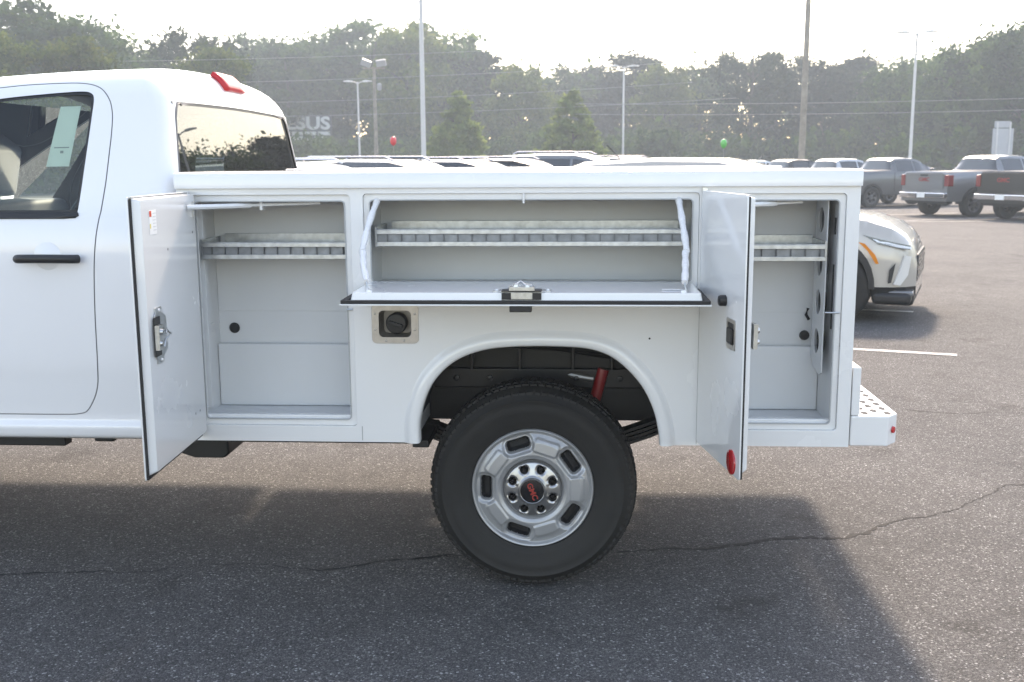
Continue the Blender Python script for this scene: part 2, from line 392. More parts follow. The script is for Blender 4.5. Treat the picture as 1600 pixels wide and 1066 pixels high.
# slotted shelf trays with dividers
def shelf(x0, x1, z0, z1, pitch):
    q = MB(); y = 0.06; h = z1 - z0
    q.box(x0, x1, y + 0.006, 0.29, z0 + 0.002, z0 + 0.006)
    q.box(x0, x1, y, y + 0.006, z0, z0 + h * 0.27); q.box(x0, x1, y, y + 0.006, z1 - h * 0.25, z1)
    q.box(x0, x1, y + 0.001, y + 0.02, z1, z1 + 0.003)
    q.box(x0 + 0.02, x1, 0.275, 0.29, z0 + 0.006, z1 + 0.022)
    sh = q.build('shelf', GALV, truck, bevel=0.0012)
    MB().box(x0 + 0.001, x1 - 0.001, y + 0.012, y + 0.015, z0 + h * 0.2, z1 - h * 0.2).build('slot_band', pm('dull_galvanised', (0.30, 0.315, 0.33), 0.5, metal=0.6, var=0.3, vscale=30), sh)
    dm = None; n = int((x1 - x0 - 0.03) / pitch); off = (x1 - x0 - n * pitch) / 2
    for k in range(n + 1):
        if dm is None:
            dm = MB().box(-0.0014, 0.0014, y + 0.0015, 0.27, z0 + h * 0.29, z1 - h * 0.27).mesh('divider', 0); dm.materials.append(pm('dark_steel', (0.16, 0.165, 0.17), 0.5, metal=0.7))
        link('divider', dm, sh).location.x = x0 + off + k * pitch
    for xe in (x0 - 0.004, x1 + 0.004):
        MB().box(xe - 0.004, xe + 0.004, y + 0.01, 0.28, z0 - 0.004, z1 + 0.012).build('shelf_bracket', GALV, sh)
    return sh
shelf(-1.185, -0.604, 1.289, 1.350, 0.0505); shelf(-0.511, 0.632, 1.337, 1.398, 0.0532); shelf(0.745, 1.150, 1.281, 1.340, 0.0530)

# fender flare round the wheel arch
def arch_off(d): 
    out = []
    for i, p in enumerate(arch):
        a, b = Vector(arch[max(i - 1, 0)]), Vector(arch[min(i + 1, len(arch) - 1)])
        t_ = (b - a).normalized(); nrm = Vector((-t_.y, t_.x))
        if i in (0, len(arch) - 1): nrm = Vector((nrm.x / abs(nrm.x), 0))
        out.append((p[0] + nrm.x * d, p[1] + nrm.y * d))
    return out
prof = [(0.056, -0.0005), (0.049, -0.003), (0.043, -0.008), (0.036, -0.013), (0.024, -0.0165), (0.010, -0.0165), (0.002, -0.013), (-0.003, -0.006), (-0.003, 0.045)]
q = MB(); rows = [[(a[0], y, a[1]) for a in arch_off(d)] for d, y in prof]; n = len(arch)
q.add([p for r_ in rows for p in r_], [(j * n + i, j * n + i + 1, (j + 1) * n + i + 1, (j + 1) * n + i) for j in range(len(rows) - 1) for i in range(n - 1)])
for e in (0, n - 1): q.add([r_[e] for r_ in rows], [tuple(range(len(rows)))])
q.build('wheel_arch_flare', PAINT, truck, smooth=60)
# black wheel house behind it
q = MB(); rows = [[(a[0], y, a[1]) for a in arch_off(d)] for d, y in ((0.004, 0.045), (0.02, 0.06), (0.02, 0.46))]
q.add([p for r_ in rows for p in r_], [(j * n + i, j * n + i + 1, (j + 1) * n + i + 1, (j + 1) * n + i) for j in range(2) for i in range(n - 1)])
ao = arch_off(0.02); q.plate([p for p in ao if p[1] > 0.61], (), 0.46)
wh = q.build('wheel_house', CHASSIS, truck, smooth=50)
for x, z in ((-0.22, 0.85), (-0.13, 0.90), (0.27, 0.90), (0.36, 0.87), (-0.28, 0.76)):
    MB().lathe([(0.011, 0.0), (0.009, -0.006), (0.0001, -0.007)], 10, (x, 0.458, z)).build('bolt', CHASSIS, wh)

# fuel filler
q = MB(); q.plate(rrect(-0.527, -0.350, 0.977, 1.128, 0.018), [rrect(-0.500, -0.378, 1.001, 1.102, 0.018)], -0.0025, 0.0)
ff = q.build('fuel_filler', STAIN, truck, bevel=0.0008)
q = MB(); a_ = rrect(-0.500, -0.378, 1.001, 1.102, 0.018); b_ = rrect(-0.492, -0.386, 1.008, 1.096, 0.018); k = len(a_)
q.add([(p[0], -0.002, p[1]) for p in a_] + [(p[0], 0.06, p[1]) for p in b_], [(i, (i + 1) % k, k + (i + 1) % k, k + i) for i in range(k)]); q.plate(b_, (), 0.06)
q.build('filler_recess', pm('darkened_recess_steel', (0.34, 0.32, 0.30), 0.5, metal=0.7, var=0.3, vscale=20), ff, smooth=50)  # steel coloured darker to imitate the dark reflections inside the recess
MB().lathe([(0.039, 0.055), (0.040, 0.016), (0.036, 0.010), (0.0001, 0.008)], 28, (-0.437, 0, 1.050)).box(-0.463, -0.411, -0.004, 0.008, 1.044, 1.056, M=Matrix.Translation((-0.437, 0, 1.05)) @ Matrix.Rotation(R(18), 4, 'Y') @ Matrix.Translation((0.437, 0, -1.05))).build('filler_cap', BLACK, ff, bevel=0.002)
for x, z in ((-0.514, 1.09), (-0.514, 1.03), (-0.474, 0.988), (-0.406, 0.988), (-0.363, 1.03), (-0.363, 1.09)):
    MB().lathe([(0.005, -0.0025), (0.004, -0.005), (0.0001, -0.0055)], 10, (x, 0, z)).build('screw', HUBM, ff)

# box structure: floor, ends, inner wall, far side, tailgate
SHEET = PAINT
q = MB()
for xa, xb in ((BX0 + 0.002, -0.375), (0.578, BX1 - 0.002)): MB().box(xa, xb, 0.031, 0.42, 0.594, 0.652).build('body_sill', SHEET, truck, bevel=0.003)
MB().box(BX0 + 0.04, 1.10, 0.47, WB - 0.43, 0.705, 0.716).build('bed_underside', BLACK, truck)
MB().box(BX0 + 0.001, BX0 + 0.022, 0.031, 0.42, 0.654, 1.555).build('end_panel', SHEET, truck)
MB().box(BX1 - 0.04, BX1 - 0.001, 0.031, 0.42, 0.654, 1.555).build('end_panel', SHEET, truck, bevel=0.004)
MB().box(BX0 + 0.024, BX1 - 0.042, 0.405, 0.42, 0.98, 1.555).build('inner_wall', SHEET, truck)
MB().box(BX0 + 0.001, BX1 - 0.001, WB - 0.42, WB - 0.40, 0.70, 1.555).box(BX0 + 0.001, -0.38, WB - 0.395, WB, 0.594, 1.555).box(-0.378, 0.578, WB - 0.395, WB, 0.975, 1.555).box(0.58, BX1 - 0.001, WB - 0.395, WB, 0.594, 1.555).build('far_side_compartments', SHEET, truck, bevel=0.004)
MB().box(BX0 + 0.001, BX0 + 0.03, 0.422, WB - 0.422, 0.72, 1.52).build('bulkhead', SHEET, truck, bevel=0.004)
MB().box(BX0 + 0.032, 1.185, 0.475, WB - 0.422, 0.72, 0.75).build('bed_floor', pm('bed_floor_paint', (0.5, 0.5, 0.5), 0.6, var=0.2), truck)
MB().box(1.19, 1.235, 0.424, WB - 0.424, 0.76, 1.19).build('tailgate', SHEET, truck, bevel=0.012)
# step bumper
q = MB(); o_ = [(1.256, 0.0), (1.392, 0.0), (1.440, 0.055), (1.440, WB - 0.055), (1.392, WB), (1.256, WB)]
q.plate(o_, (), 0.597, 0.712, 'xy'); bum = q.build('step_bumper', PAINT, truck, bevel=0.006)
MB().box(1.256, 1.287, 0.001, WB - 0.001, 0.7125, 0.895).build('bumper_upright', PAINT, bum, bevel=0.004)
q = MB()
for r_ in range(3):
    for k in range(24):
        q.lathe([(0.0125, 0.0), (0.012, 0.0012), (0.0001, 0.0014)], 10, (1.318 + 0.042 * r_, 0.05 + 0.075 * k + 0.0375 * (r_ % 2), 0.7122), 'z')
for i, v in enumerate(q.v):
    r_, k = divmod(i // 30, 24); y0 = 0.05 + 0.075 * k + 0.0375 * (r_ % 2); q.v[i] = (v[0], y0 + (v[1] - y0) * 1.9, v[2])
tr_ = q.build('tread_pattern', pm('shaded_tread_holes', (0.12, 0.12, 0.12), 0.95, spec=0.05), bum); tr_['kind'] = 'stuff'  # dark domes carry the shade inside the tread holes in their colour
d_ = Vector((0.748, -0.664, 0)); c_ = Vector((1.418, 0.028, 0.655)) + d_ * 0.001
q = MB(); rr = [(0.0135, 0.0), (0.0125, 0.005), (0.0001, 0.007)]
q.lathe(rr, 20, (0, 0, 0), 'x'); 
for i, v in enumerate(q.v): q.v[i] = tuple(c_ + Matrix.Rotation(math.atan2(d_.y, d_.x), 3, 'Z') @ Vector(v))
q.build('marker_lamp', REDL, bum)

# hinged compartment doors: built closed along +x, then swung
def swing_door(name, hx, wdt, z0, z1, ang):
    d = empty(name, (hx, -0.006, 0), R(ang), truck)
    skin = MB().plate(rrect(0.0, wdt, z0, z1, 0.01, 3), (), -0.013, -0.008)
    skin.box(0.006, wdt - 0.006, -0.0081, 0.003, z1 - 0.0022, z1 + 0.0004)
    skin.build('door_skin', PAINT, d, bevel=0.0008)
    MB().plate([(0.003, z0 + 0.003), (wdt - 0.003, z0 + 0.003), (wdt - 0.003, z1 - 0.006), (wdt - 0.012, z1 - 0.006), (wdt - 0.012, z0 + 0.012), (0.012, z0 + 0.012), (0.012, z1 - 0.006), (0.003, z1 - 0.006)], (), -0.0078, 0.0).build('door_seal', RUBBER, d, bevel=0.002)
    a_ = rrect(0.013, wdt - 0.013, z0 + 0.013, z1 - 0.0035, 0.008, 3); b_ = rrect(0.022, wdt - 0.026, z0 + 0.026, z1 - 0.010, 0.008, 3); k = len(a_)
    q = MB(); q.add([(p[0], -0.0078, p[1]) for p in a_] + [(p[0], 0.022, p[1]) for p in b_], [(i, (i + 1) % k, k + (i + 1) % k, k + i) for i in range(k)]); q.plate(b_, (), 0.022)
    q.build('door_pan', PAINT, d, bevel=0.004)
    MB().tube([(0.0, -0.004, z0 + 0.01), (0.0, -0.004, z1 - 0.01)], 0.005).build('hinge_rod', ZINC, d)
    return d
def rotary_latch(d, M_, pocket=True):
    q = MB()
    q.plate([(-0.075, -0.022), (-0.062, -0.022), (-0.055, -0.03), (0.055, -0.03), (0.062, -0.022), (0.075, -0.022), (0.075, 0.018), (0.060, 0.018), (0.045, 0.045), (-0.045, 0.045), (-0.060, 0.018), (-0.075, 0.018)], (), 0.0, 0.003, 'xy')
    lo = q.build('latch_plate', GALV, d, bevel=0.0008); lo.matrix_local = M_
    for sx in (-1, 1):
        MB().lathe([(0.005, 0.003), (0.004, 0.006), (0.0001, 0.0065)], 8, (sx * 0.067, 0.0, 0), 'z').build('rivet', PAINT, d).matrix_local = M_
    if pocket: MB().box(-0.052, 0.052, -0.040, -0.004, 0.0032, 0.006).build('latch_pocket', BLACK, d).matrix_local = M_
    q = MB().box(-0.032, 0.034, -0.043, -0.012, 0.0062, 0.016)
    q.lathe([(0.009, 0.016), (0.008, 0.022), (0.003, 0.022), (0.003, 0.0162)], 12, (-0.014, -0.03, 0), 'z').lathe([(0.008, 0.016), (0.007, 0.021), (0.0001, 0.021)], 12, (0.016, -0.034, 0), 'z')
    q.tube([(-0.02, -0.012, 0.016), (-0.004, 0.004, 0.026), (0.008, -0.006, 0.018), (0.028, -0.02, 0.017)], 0.0028).tube([(-0.03, -0.02, 0.012), (-0.016, -0.006, 0.02), (-0.008, -0.014, 0.02)], 0.0025)
    q.build('latch_rotor', ZINC, d, bevel=0.001).matrix_local = M_
dl = swing_door('compartment_door', -1.194, 0.585, 0.612, 1.546, -87.6); dl['label'] = 'front compartment door swung open showing its inner face'
dr = swing_door('compartment_door', 0.702, 0.492, 0.610, 1.542, -80.0); dr['label'] = 'rear compartment door swung open with red reflector and paddle handle'
# latch matrices: latch x axis = up the door, latch y = away from the free edge, latch z = out of the inner face
def door_mat(u, z, y): return Matrix(((0, -1, 0, u), (0, 0, 1, y), (-1, 0, 0, z), (0, 0, 0, 1))) @ Matrix.Diagonal((1.25, 1.45, 1.5, 1))
rotary_latch(dl, door_mat(0.468, 1.085, 0.0225)); rotary_latch(dr, door_mat(0.400, 1.085, 0.0225), False)
q = MB().box(0.425, 0.490, 0.0222, 0.0226, 1.42, 1.50)
st = q.build('warning_sticker', PAPER, dl); MB().box(0.468, 0.488, 0.0227, 0.0229, 1.478, 1.497).build('red_mark', REDINK, dl); MB().box(0.478, 0.486, 0.0227, 0.0229, 1.44, 1.455).build('yellow_mark', YELINK, dl)
for k in range(6): MB().box(0.428, 0.458, 0.0227, 0.0229, 1.432 + 0.011 * k, 1.435 + 0.011 * k).build('text_line', pm('pale_ink', (0.62, 0.62, 0.62), 0.6), dl)
for u, z in ((0.14, 0.735), (0.09, 0.735), (0.33, 1.36), (0.06, 1.40)):
    MB().lathe([(0.005, 0.022), (0.004, 0.0225), (0.0001, 0.0227)], 10, (u, 0, z)).build('screw_hole', pm('dark_screw', (0.12, 0.12, 0.12), 0.5), dl)
MB().box(0.040, 0.055, 0.022, 0.032, 1.455, 1.51).build('rod_bracket', GALV, dl)
# outside of the rear door
q = MB(); q.plate(rrect(0.325, 0.415, 1.028, 1.130, 0.008), [rrect(0.338, 0.402, 1.045, 1.118, 0.006)], -0.016, -0.0132)
q.build('handle_bezel', STAIN, dr, bevel=0.001)
MB().box(0.338, 0.402, -0.0138, -0.0132, 1.045, 1.118).build('handle_recess', BLACK, dr)
MB().box(0.342, 0.398, -0.022, -0.0142, 1.048, 1.100).build('paddle_handle', BLACK, dr, bevel=0.004)
MB().lathe([(0.043, -0.0132), (0.042, -0.018), (0.036, -0.0195), (0.0001, -0.020)], 32, (0.413, 0, 0.652)).build('reflector', REDL, dr)
MB().lathe([(0.019, -0.0132), (0.019, -0.03), (0.0165, -0.036), (0.0001, -0.038)], 20, (0.30, 0, 1.183)).build('bump_stop', BLACK, dr, bevel=0.001)
# hold-open rods
MB().tube([(-1.165, -0.12, 1.492), (-0.98, 0.04, 1.492)], 0.0095).tube([(-1.0, 0.035, 1.492), (-0.72, 0.06, 1.500)], 0.006).box(-0.945, -0.935, 0.035, 0.07, 1.475, 1.515).build('hold_open_rod', PAINT, truck)
MB().tube([(0.745, -0.12, 1.492), (0.96, 0.04, 1.492)], 0.0095).tube([(0.93, 0.03, 1.492), (1.06, 0.06, 1.497)], 0.0055).box(0.965, 0.975, 0.045, 0.075, 1.488, 1.517).build('hold_open_rod', PAINT, truck)
MB().box(0.690, 0.708, -0.012, -0.002, 1.525, 1.552).build('hinge_knuckle', ZINC, truck)

# flip-down door of the centre compartment
fd = empty('flip_down_door', (0, 0, 0), 0, truck); fd['label'] = 'centre compartment door folded down flat on two white straps'
FX0, FX1, FY = -0.562, 0.688, -0.378
MB().plate(rrect(FX0, FX1, FY, -0.012, 0.008, 3), (), 1.172, 1.177, 'xy').build('door_skin', PAINT, fd, bevel=0.0015)
MB().plate(rrect(FX0 + 0.003, FX1 - 0.003, FY + 0.003, -0.014, 0.01, 3), [rrect(FX0 + 0.022, FX1 - 0.022, FY + 0.022, -0.03, 0.01, 3)], 1.1772, 1.189, 'xy').build('door_seal', RUBBER, fd, bevel=0.003)
a_ = rrect(FX0 + 0.032, FX1 - 0.026, FY + 0.024, -0.018, 0.008, 3); b_ = rrect(FX0 + 0.040, FX1 - 0.034, FY + 0.030, -0.022, 0.008, 3); k = len(a_)
q = MB(); q.add([(p[0], p[1], 1.1773) for p in a_] + [(p[0], p[1], 1.213) for p in b_], [(i, (i + 1) % k, k + (i + 1) % k, k + i) for i in range(k)]); q.plate(b_, (), 1.213, None, 'xy')
q.build('door_pan', PAINT, fd, bevel=0.003)
rotary_latch(fd, Matrix(((1, 0, 0, 0.055), (0, 1, 0, FY + 0.072), (0, 0, 1, 1.2135), (0, 0, 0, 1))) @ Matrix.Diagonal((1.3, 1.3, 1.3, 1)))
MB().plate([(-0.012, 1.1905), (0.122, 1.1905), (0.122, 1.2125), (-0.012, 1.2125)], (), FY + 0.0215, FY + 0.029).build('latch_notch', BLACK, fd)
MB().box(0.02, 0.092, FY + 0.016, FY + 0.03, 1.193, 1.216).tube([(0.03, FY + 0.03, 1.217), (0.05, FY + 0.035, 1.238), (0.062, FY + 0.035, 1.222), (0.09, FY + 0.03, 1.216)], 0.003).build('latch_catch', ZINC, fd, bevel=0.002)
MB().box(0.015, 0.090, FY + 0.006, FY + 0.06, 1.150, 1.1715).build('paddle_handle', BLACK, fd, bevel=0.003)
for x in (-0.47, 0.60):
    MB().lathe([(0.011, 1.213), (0.010, 1.219), (0.0001, 1.221)], 14, (x, FY + 0.06, 0), 'z').build('eyelet', PAINT, fd)
MB().tube([(0.53, FY + 0.10, 1.2155), (0.60, FY + 0.10, 1.2155)], 0.003).build('stay_hook', ZINC, fd)
def strap(pts, rad):
    P = catmull(pts, 14); q = MB()
    rs = [rad * (1 + 0.10 * math.sin(i * 2.4) + 0.12 * math.sin(i * 0.61 + 1)) for i in range(len(P))]
    s_ = q.tube(P, rs, 10).build('support_strap', STRAPM, truck, smooth=60)
    e = P[-1]; MB().tube([e, e + Vector((0.0, -0.006, -0.012)), e + Vector((0.006, -0.01, -0.028)), e + Vector((-0.002, -0.012, -0.034))], 0.0028).build('hook', ZINC, s_)
strap([(-0.497, 0.02, 1.510), (-0.513, -0.07, 1.43), (-0.522, -0.15, 1.345), (-0.517, -0.17, 1.33), (-0.503, -0.235, 1.29), (-0.478, -0.312, 1.247)], 0.0115)
strap([(0.608, 0.02, 1.510), (0.615, -0.07, 1.43), (0.622, -0.15, 1.345), (0.618, -0.165, 1.33), (0.612, -0.235, 1.285), (0.603, -0.312, 1.245)], 0.0115)

# ------------------------------------------------------------------ wheels of the truck
def polar_mesh(name, r0, r1, nr, nth, hfun, mfun, mats, flip=1):
    me = bpy.data.meshes.new(name)
    rr = np.linspace(r0, r1, nr); th = np.linspace(0, 2 * np.pi, nth, endpoint=False)
    Rg, Tg = np.meshgrid(rr, th, indexing='ij'); H = hfun(Rg, Tg)
    co = np.stack([Rg * np.cos(Tg), H, Rg * np.sin(Tg)], -1).reshape(-1, 3)
    i, k = np.meshgrid(np.arange(nr - 1), np.arange(nth), indexing='ij'); k2 = (k + 1) % nth
    fc = np.stack([i * nth + k, i * nth + k2, (i + 1) * nth + k2, (i + 1) * nth + k], -1).reshape(-1, 4)[:, ::flip]
    me.from_pydata(co.tolist(), [], fc.tolist())
    mi = mfun((Rg[:-1] + Rg[1:]) / 2, (Tg[:-1] + np.pi / nth)).astype(int).reshape(-1)
    for q in mats: me.materials.append(q)
    me.polygons.foreach_set('material_index', mi); me.shade_smooth(); return me
def sstep(a, b, x):
    t = np.clip((x - a) / (b - a), 0, 1); return t * t * (3 - 2 * t)
def slot_sdf(Rg, Tg, n, r_c, hw, hr, rad, a0):
    best = np.full(Rg.shape, 9.0)
    for j in range(n):
        a = a0 + 2 * np.pi * j / n; x = Rg * np.cos(Tg - a) - r_c; y = Rg * np.sin(Tg - a)
        qx = np.abs(x) - hr + rad; qy = np.abs(y) - hw + rad
        d = np.hypot(np.maximum(qx, 0), np.maximum(qy, 0)) + np.minimum(np.maximum(qx, qy), 0) - rad
        best = np.minimum(best, d)
    return best
A0 = R(36)
def rim_h(Rg, Tg):      # negative = towards the viewer
    base = np.interp(Rg, [0.0, 0.105, 0.113, 0.122, 0.135, 0.185, 0.205, 0.218, 0.226, 0.232, 0.238], [0.012, 0.012, 0.004, -0.010, -0.016, -0.012, -0.003, 0.004, -0.008, -0.010, 0.004])
    pad = slot_sdf(Rg, Tg, 5, 0.172, 0.048, 0.026, 0.012, A0 + np.pi / 5)
    base = base - 0.0045 * (1 - sstep(-0.005, 0.006, pad))
    s = slot_sdf(Rg, Tg, 5, 0.180, 0.052, 0.0275, 0.020, A0)
    base = base + 0.010 * (1 - sstep(0.0, 0.014, s)) + 0.045 * (1 - sstep(-0.018, 0.0, s))
    return base
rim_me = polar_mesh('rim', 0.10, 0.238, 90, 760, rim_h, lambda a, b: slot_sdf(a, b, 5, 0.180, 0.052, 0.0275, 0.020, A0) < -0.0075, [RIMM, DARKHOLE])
def hub_h(Rg, Tg):
    h = np.interp(Rg, [0, 0.05, 0.058, 0.085, 0.105, 0.113], [-0.022, -0.022, -0.016, -0.010, -0.004, 0.008])
    h = h - 0.006 * np.clip(np.cos(8 * Tg + np.pi) , 0, 1) ** 2 * sstep(0.055, 0.07, Rg) * (1 - sstep(0.1, 0.112, Rg))
    s = slot_sdf(Rg, Tg, 8, 0.0835, 0.0165, 0.0165, 0.0164, R(22.5) )
    return h + 0.004 * (1 - sstep(0, 0.008, s)) + 0.03 * (1 - sstep(-0.004, 0.0, s))
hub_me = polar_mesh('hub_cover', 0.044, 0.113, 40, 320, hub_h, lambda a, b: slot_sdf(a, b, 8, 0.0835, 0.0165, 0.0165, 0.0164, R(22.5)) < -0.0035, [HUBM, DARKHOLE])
def tyre_mesh(detail=True):
    pr = [(0.232, 0.03), (0.236, 0.012), (0.246, 0.004), (0.258, 0.006), (0.262, 0.003), (0.268, 0.003), (0.30, -0.010), (0.325, -0.013), (0.345, -0.009), (0.3475, -0.011), (0.351, -0.011), (0.353, -0.007), (0.372, 0.004), (0.385, 0.016), (0.393, 0.030), (0.396, 0.05), (0.398, 0.12), (0.396, 0.19), (0.393, 0.21), (0.372, 0.236), (0.325, 0.253), (0.27, 0.237), (0.232, 0.21)]
    q = MB().lathe(pr, 96); me = q.mesh('tyre', 60); me.materials.append(TYRE); return me
tyre_me = tyre_mesh()
def tread_mesh():
    q = MB(); rnd = random.Random(3)
    N = 84
    for row, (y0, y1, r0) in enumerate(((0.004, 0.040, 0.389), (0.050, 0.085, 0.396), (0.095, 0.142, 0.398), (0.152, 0.187, 0.396), (0.197, 0.233, 0.389))):
        for k in range(N):
            a0 = 2 * math.pi * (k + (row % 2) * 0.5) / N; a1 = a0 + 2 * math.pi / N * rnd.choice((0.70, 0.78, 0.62))
            sk = 0.012 * (1 if row % 2 else -1)
            vs_ = []
            for (a, yy, s_) in ((a0, y0, 0), (a1, y0, 0), (a1, y1, sk), (a0, y1, sk)):
                for dr in (-0.004, 0.0075):
                    rad = r0 + dr
                    if row == 0 and yy == y0: rad -= 0.016
                    if row == 4 and yy == y1: rad -= 0.016
                    aa = a + s_ / 0.4; vs_.append((rad * math.cos(aa), yy, rad * math.sin(aa)))
            q.add(vs_, [(1, 3, 5, 7), (0, 1, 7, 6), (2, 4, 5, 3), (0, 2, 3, 1), (4, 6, 7, 5)])
    me = q.mesh('tread', 0); me.materials.append(TYRE); return me
tread_me = tread_mesh()
CAPBLACK = pm('cap_black', (0.006, 0.006, 0.007), 0.12, coat=1.0)
def truck_wheel(x, y, z=0.403, mirror=False):
    w_ = empty('wheel', (x, y, z), math.pi if mirror else 0.0, truck)
    link('tyre', tyre_me, w_); t_ = link('tread', tread_me, w_); t_['kind'] = 'stuff'
    link('rim', rim_me, w_).location.y = 0.012; link('hub_cover', hub_me, w_).location.y = 0.004
    MB().lathe([(0.225, 0.03), (0.21, 0.14), (0.0001, 0.14)], 40).build('brake_drum', CHASSIS, w_)
    return w_
WX, WY = 0.0735, 0.035
wheel = truck_wheel(WX, WY)
MB().lathe([(0.050, 0.006), (0.051, -0.026), (0.047, -0.031), (0.0455, -0.030)], 40).build('cap_ring', HUBM, wheel, smooth=50)
MB().lathe([(0.0455, -0.0295), (0.03, -0.0315), (0.0001, -0.032)], 40).build('centre_cap', CAPBLACK, wheel)
tm = text_mesh('GMC', 0.030, 0.0006, 0.0008, sx=1.05); tm.materials.append(pm('badge_red', (0.42, 0.05, 0.04), 0.35, metal=0.3))
to = link('badge_lettering', tm, wheel); to.matrix_local = Matrix.Translation((0, -0.0325, 0)) @ Matrix.Rotation(R(68), 4, 'Y') @ Matrix.Rotation(R(90), 4, 'X')
nut = MB().lathe([(0.0095, 0.02), (0.0095, -0.002), (0.007, -0.006), (0.0001, -0.0065)], 6).mesh('lug_nut', 30); nut.materials.append(pm('lug_black', (0.02, 0.02, 0.022), 0.3, metal=0.6))
for k in range(8):
    a = R(22.5 + 45 * k); link('lug_nut', nut, wheel).location = (0.0835 * math.cos(a), 0.004, 0.0835 * math.sin(a))
truck_wheel(WX, WB - 0.035, mirror=True); truck_wheel(-3.55, WY - 0.005); truck_wheel(-3.55, WB - 0.03, mirror=True)

# ------------------------------------------------------------------ chassis
q = MB()
for y in (0.56, WB - 0.62): q.box(-4.2, 1.20, y, y + 0.06, 0.545, 0.70)
for x in (-2.6, -1.6, -0.75, 0.85, 1.15): q.box(x, x + 0.06, 0.622, WB - 0.622, 0.56, 0.68)
q.build('frame_rails', CHASSIS, truck, bevel=0.006)
q = MB().lathe([(0.0001, 0.20), (0.045, 0.20), (0.05, 0.8), (0.14, 0.93), (0.15, 1.05), (0.14, 1.15), (0.05, 1.28), (0.045, 1.84), (0.0001, 1.84)], 20, (WX, 0, 0.403)); q.build('rear_axle', CHASSIS, truck)
for y in (0.345, WB - 0.42):
    q = MB()
    for j in range(4):
        L_ = 0.74 - 0.06 * j; n = 12; pts = []
        for i in range(n + 1):
            u = -L_ + 2 * L_ * i / n; pts.append((WX + u, 0.49 + 0.42 * u * u - 0.018 * j))
        up = [(p[0], p[1] + 0.012) for p in reversed(pts)]; q.plate(pts + up, (), y, y + 0.07)
    q.build('leaf_spring', CHASSIS, truck)
MB().tube([(0.285, 0.41, 0.55), (0.352, 0.42, 0.80)], 0.024, 14).build('shock_absorber', REDP, truck)
MB().tube([(0.20, 0.44, 0.775), (0.25, 0.43, 0.765), (0.31, 0.43, 0.755)], 0.014, 10).build('exhaust_pipe', pm('dull_steel', (0.4, 0.39, 0.37), 0.45, metal=0.9, var=0.3), truck)
MB().box(-0.40, -0.335, 0.10, 0.44, 0.545, 0.575).box(-0.40, 0.6, 0.47, 0.50, 0.62, 0.78).build('mud_bracket', CHASSIS, truck, bevel=0.004)
SATIN = pm('satin_black_steel', (0.011, 0.011, 0.012), 0.38, var=0.4, vscale=12)
q = MB().box(-0.36, 0.56, 0.425, 0.445, 0.715, 0.80); q.build('frame_flange', SATIN, truck, bevel=0.008)
MB().box(0.05, 0.13, 0.34, 0.43, 0.47, 0.60).build('spring_plate', SATIN, truck, bevel=0.006)
MB().tube([(-0.30, 0.40, 0.86), (-0.10, 0.40, 0.90), (0.15, 0.41, 0.885), (0.45, 0.41, 0.84)], 0.007).build('brake_line', SATIN, truck)
for x in (-0.26, -0.12, 0.24, 0.42):
    MB().lathe([(0.014, 0.425), (0.013, 0.416), (0.006, 0.414), (0.0001, 0.414)], 6, (x, 0, 0.758)).build('frame_bolt', SATIN, truck)
for x in (-0.31, -0.2, 0.0, 0.22, 0.38):
    MB().box(x, x + 0.012, 0.40, 0.458, 0.80, 0.93 if abs(x) < 0.25 else 0.88).build('liner_rib', SATIN, truck, bevel=0.003)
# fuel tank and hangers under the front compartment
MB().plate([(-1.43, 0.52), (-1.40, 0.475), (-1.33, 0.452), (-1.20, 0.452), (-1.185, 0.47), (-1.185, 0.585), (-1.43, 0.585)], (), 0.24, 1.0).build('fuel_tank', CHASSIS, truck, bevel=0.012)
MB().box(-1.18, -0.40, 0.06, 0.11, 0.572, 0.592).build('body_hanger', CHASSIS, truck)
MB().box(-3.0, -1.80, 0.10, 0.16, 0.535, 0.572).box(-1.68, -1.60, 0.10, 0.14, 0.555, 0.575).build('side_step_rail', CHASSIS, truck, bevel=0.006)
MB().box(-1.75, -1.45, 0.5, 1.5, 0.46, 0.56).build('transfer_case', CHASSIS, truck, bevel=0.03)

# ------------------------------------------------------------------ cab: one section swept along x, openings cut in the unrolled sheet
half = [(0.085, 0.572), (0.045, 0.588), (0.033, 0.615), (0.032, 0.636), (0.040, 0.652), (0.043, 0.664), (0.042, 0.70), (0.030, 0.81), (0.020, 0.90), (0.012, 1.10), (0.010, 1.28), (0.016, 1.38), (0.032, 1.445), (0.046, 1.48), (0.080, 1.62), (0.125, 1.78), (0.160, 1.89), (0.180, 1.935), (0.215, 1.975), (0.28, 2.005), (0.42, 2.026), (0.70, 2.042), (1.00, 2.047)]
hs = [Vector(p) for p in catmull(half, 6)]
full = hs + [Vector((2.00 - p.x, p.y)) for p in reversed(hs[:-1])]
sl_ = [0.0]
for a, b in zip(full[:-1], full[1:]): sl_.append(sl_[-1] + (b - a).length)
sl_ = np.array(sl_); fy = np.array([p.x for p in full]); fz = np.array([p.y for p in full]); S_END = sl_[-1]
def s_of_z(z): return float(np.interp(z, fz[:len(hs)], sl_[:len(hs)]))
def sec(s):
    y = np.interp(s, sl_, fy); z = np.interp(s, sl_, fz)
    e = 0.012; y1, z1 = np.interp(s - e, sl_, fy), np.interp(s - e, sl_, fz); y2, z2 = np.interp(s + e, sl_, fy), np.interp(s + e, sl_, fz)
    t_ = Vector((y2 - y1, z2 - z1)).normalized(); return float(y), float(z), Vector((-t_.y, t_.x)) * -1   # inward normal
XR = -1.280
def lean(z): return -0.055 * max(0.0, (z - 1.58)) / 0.45
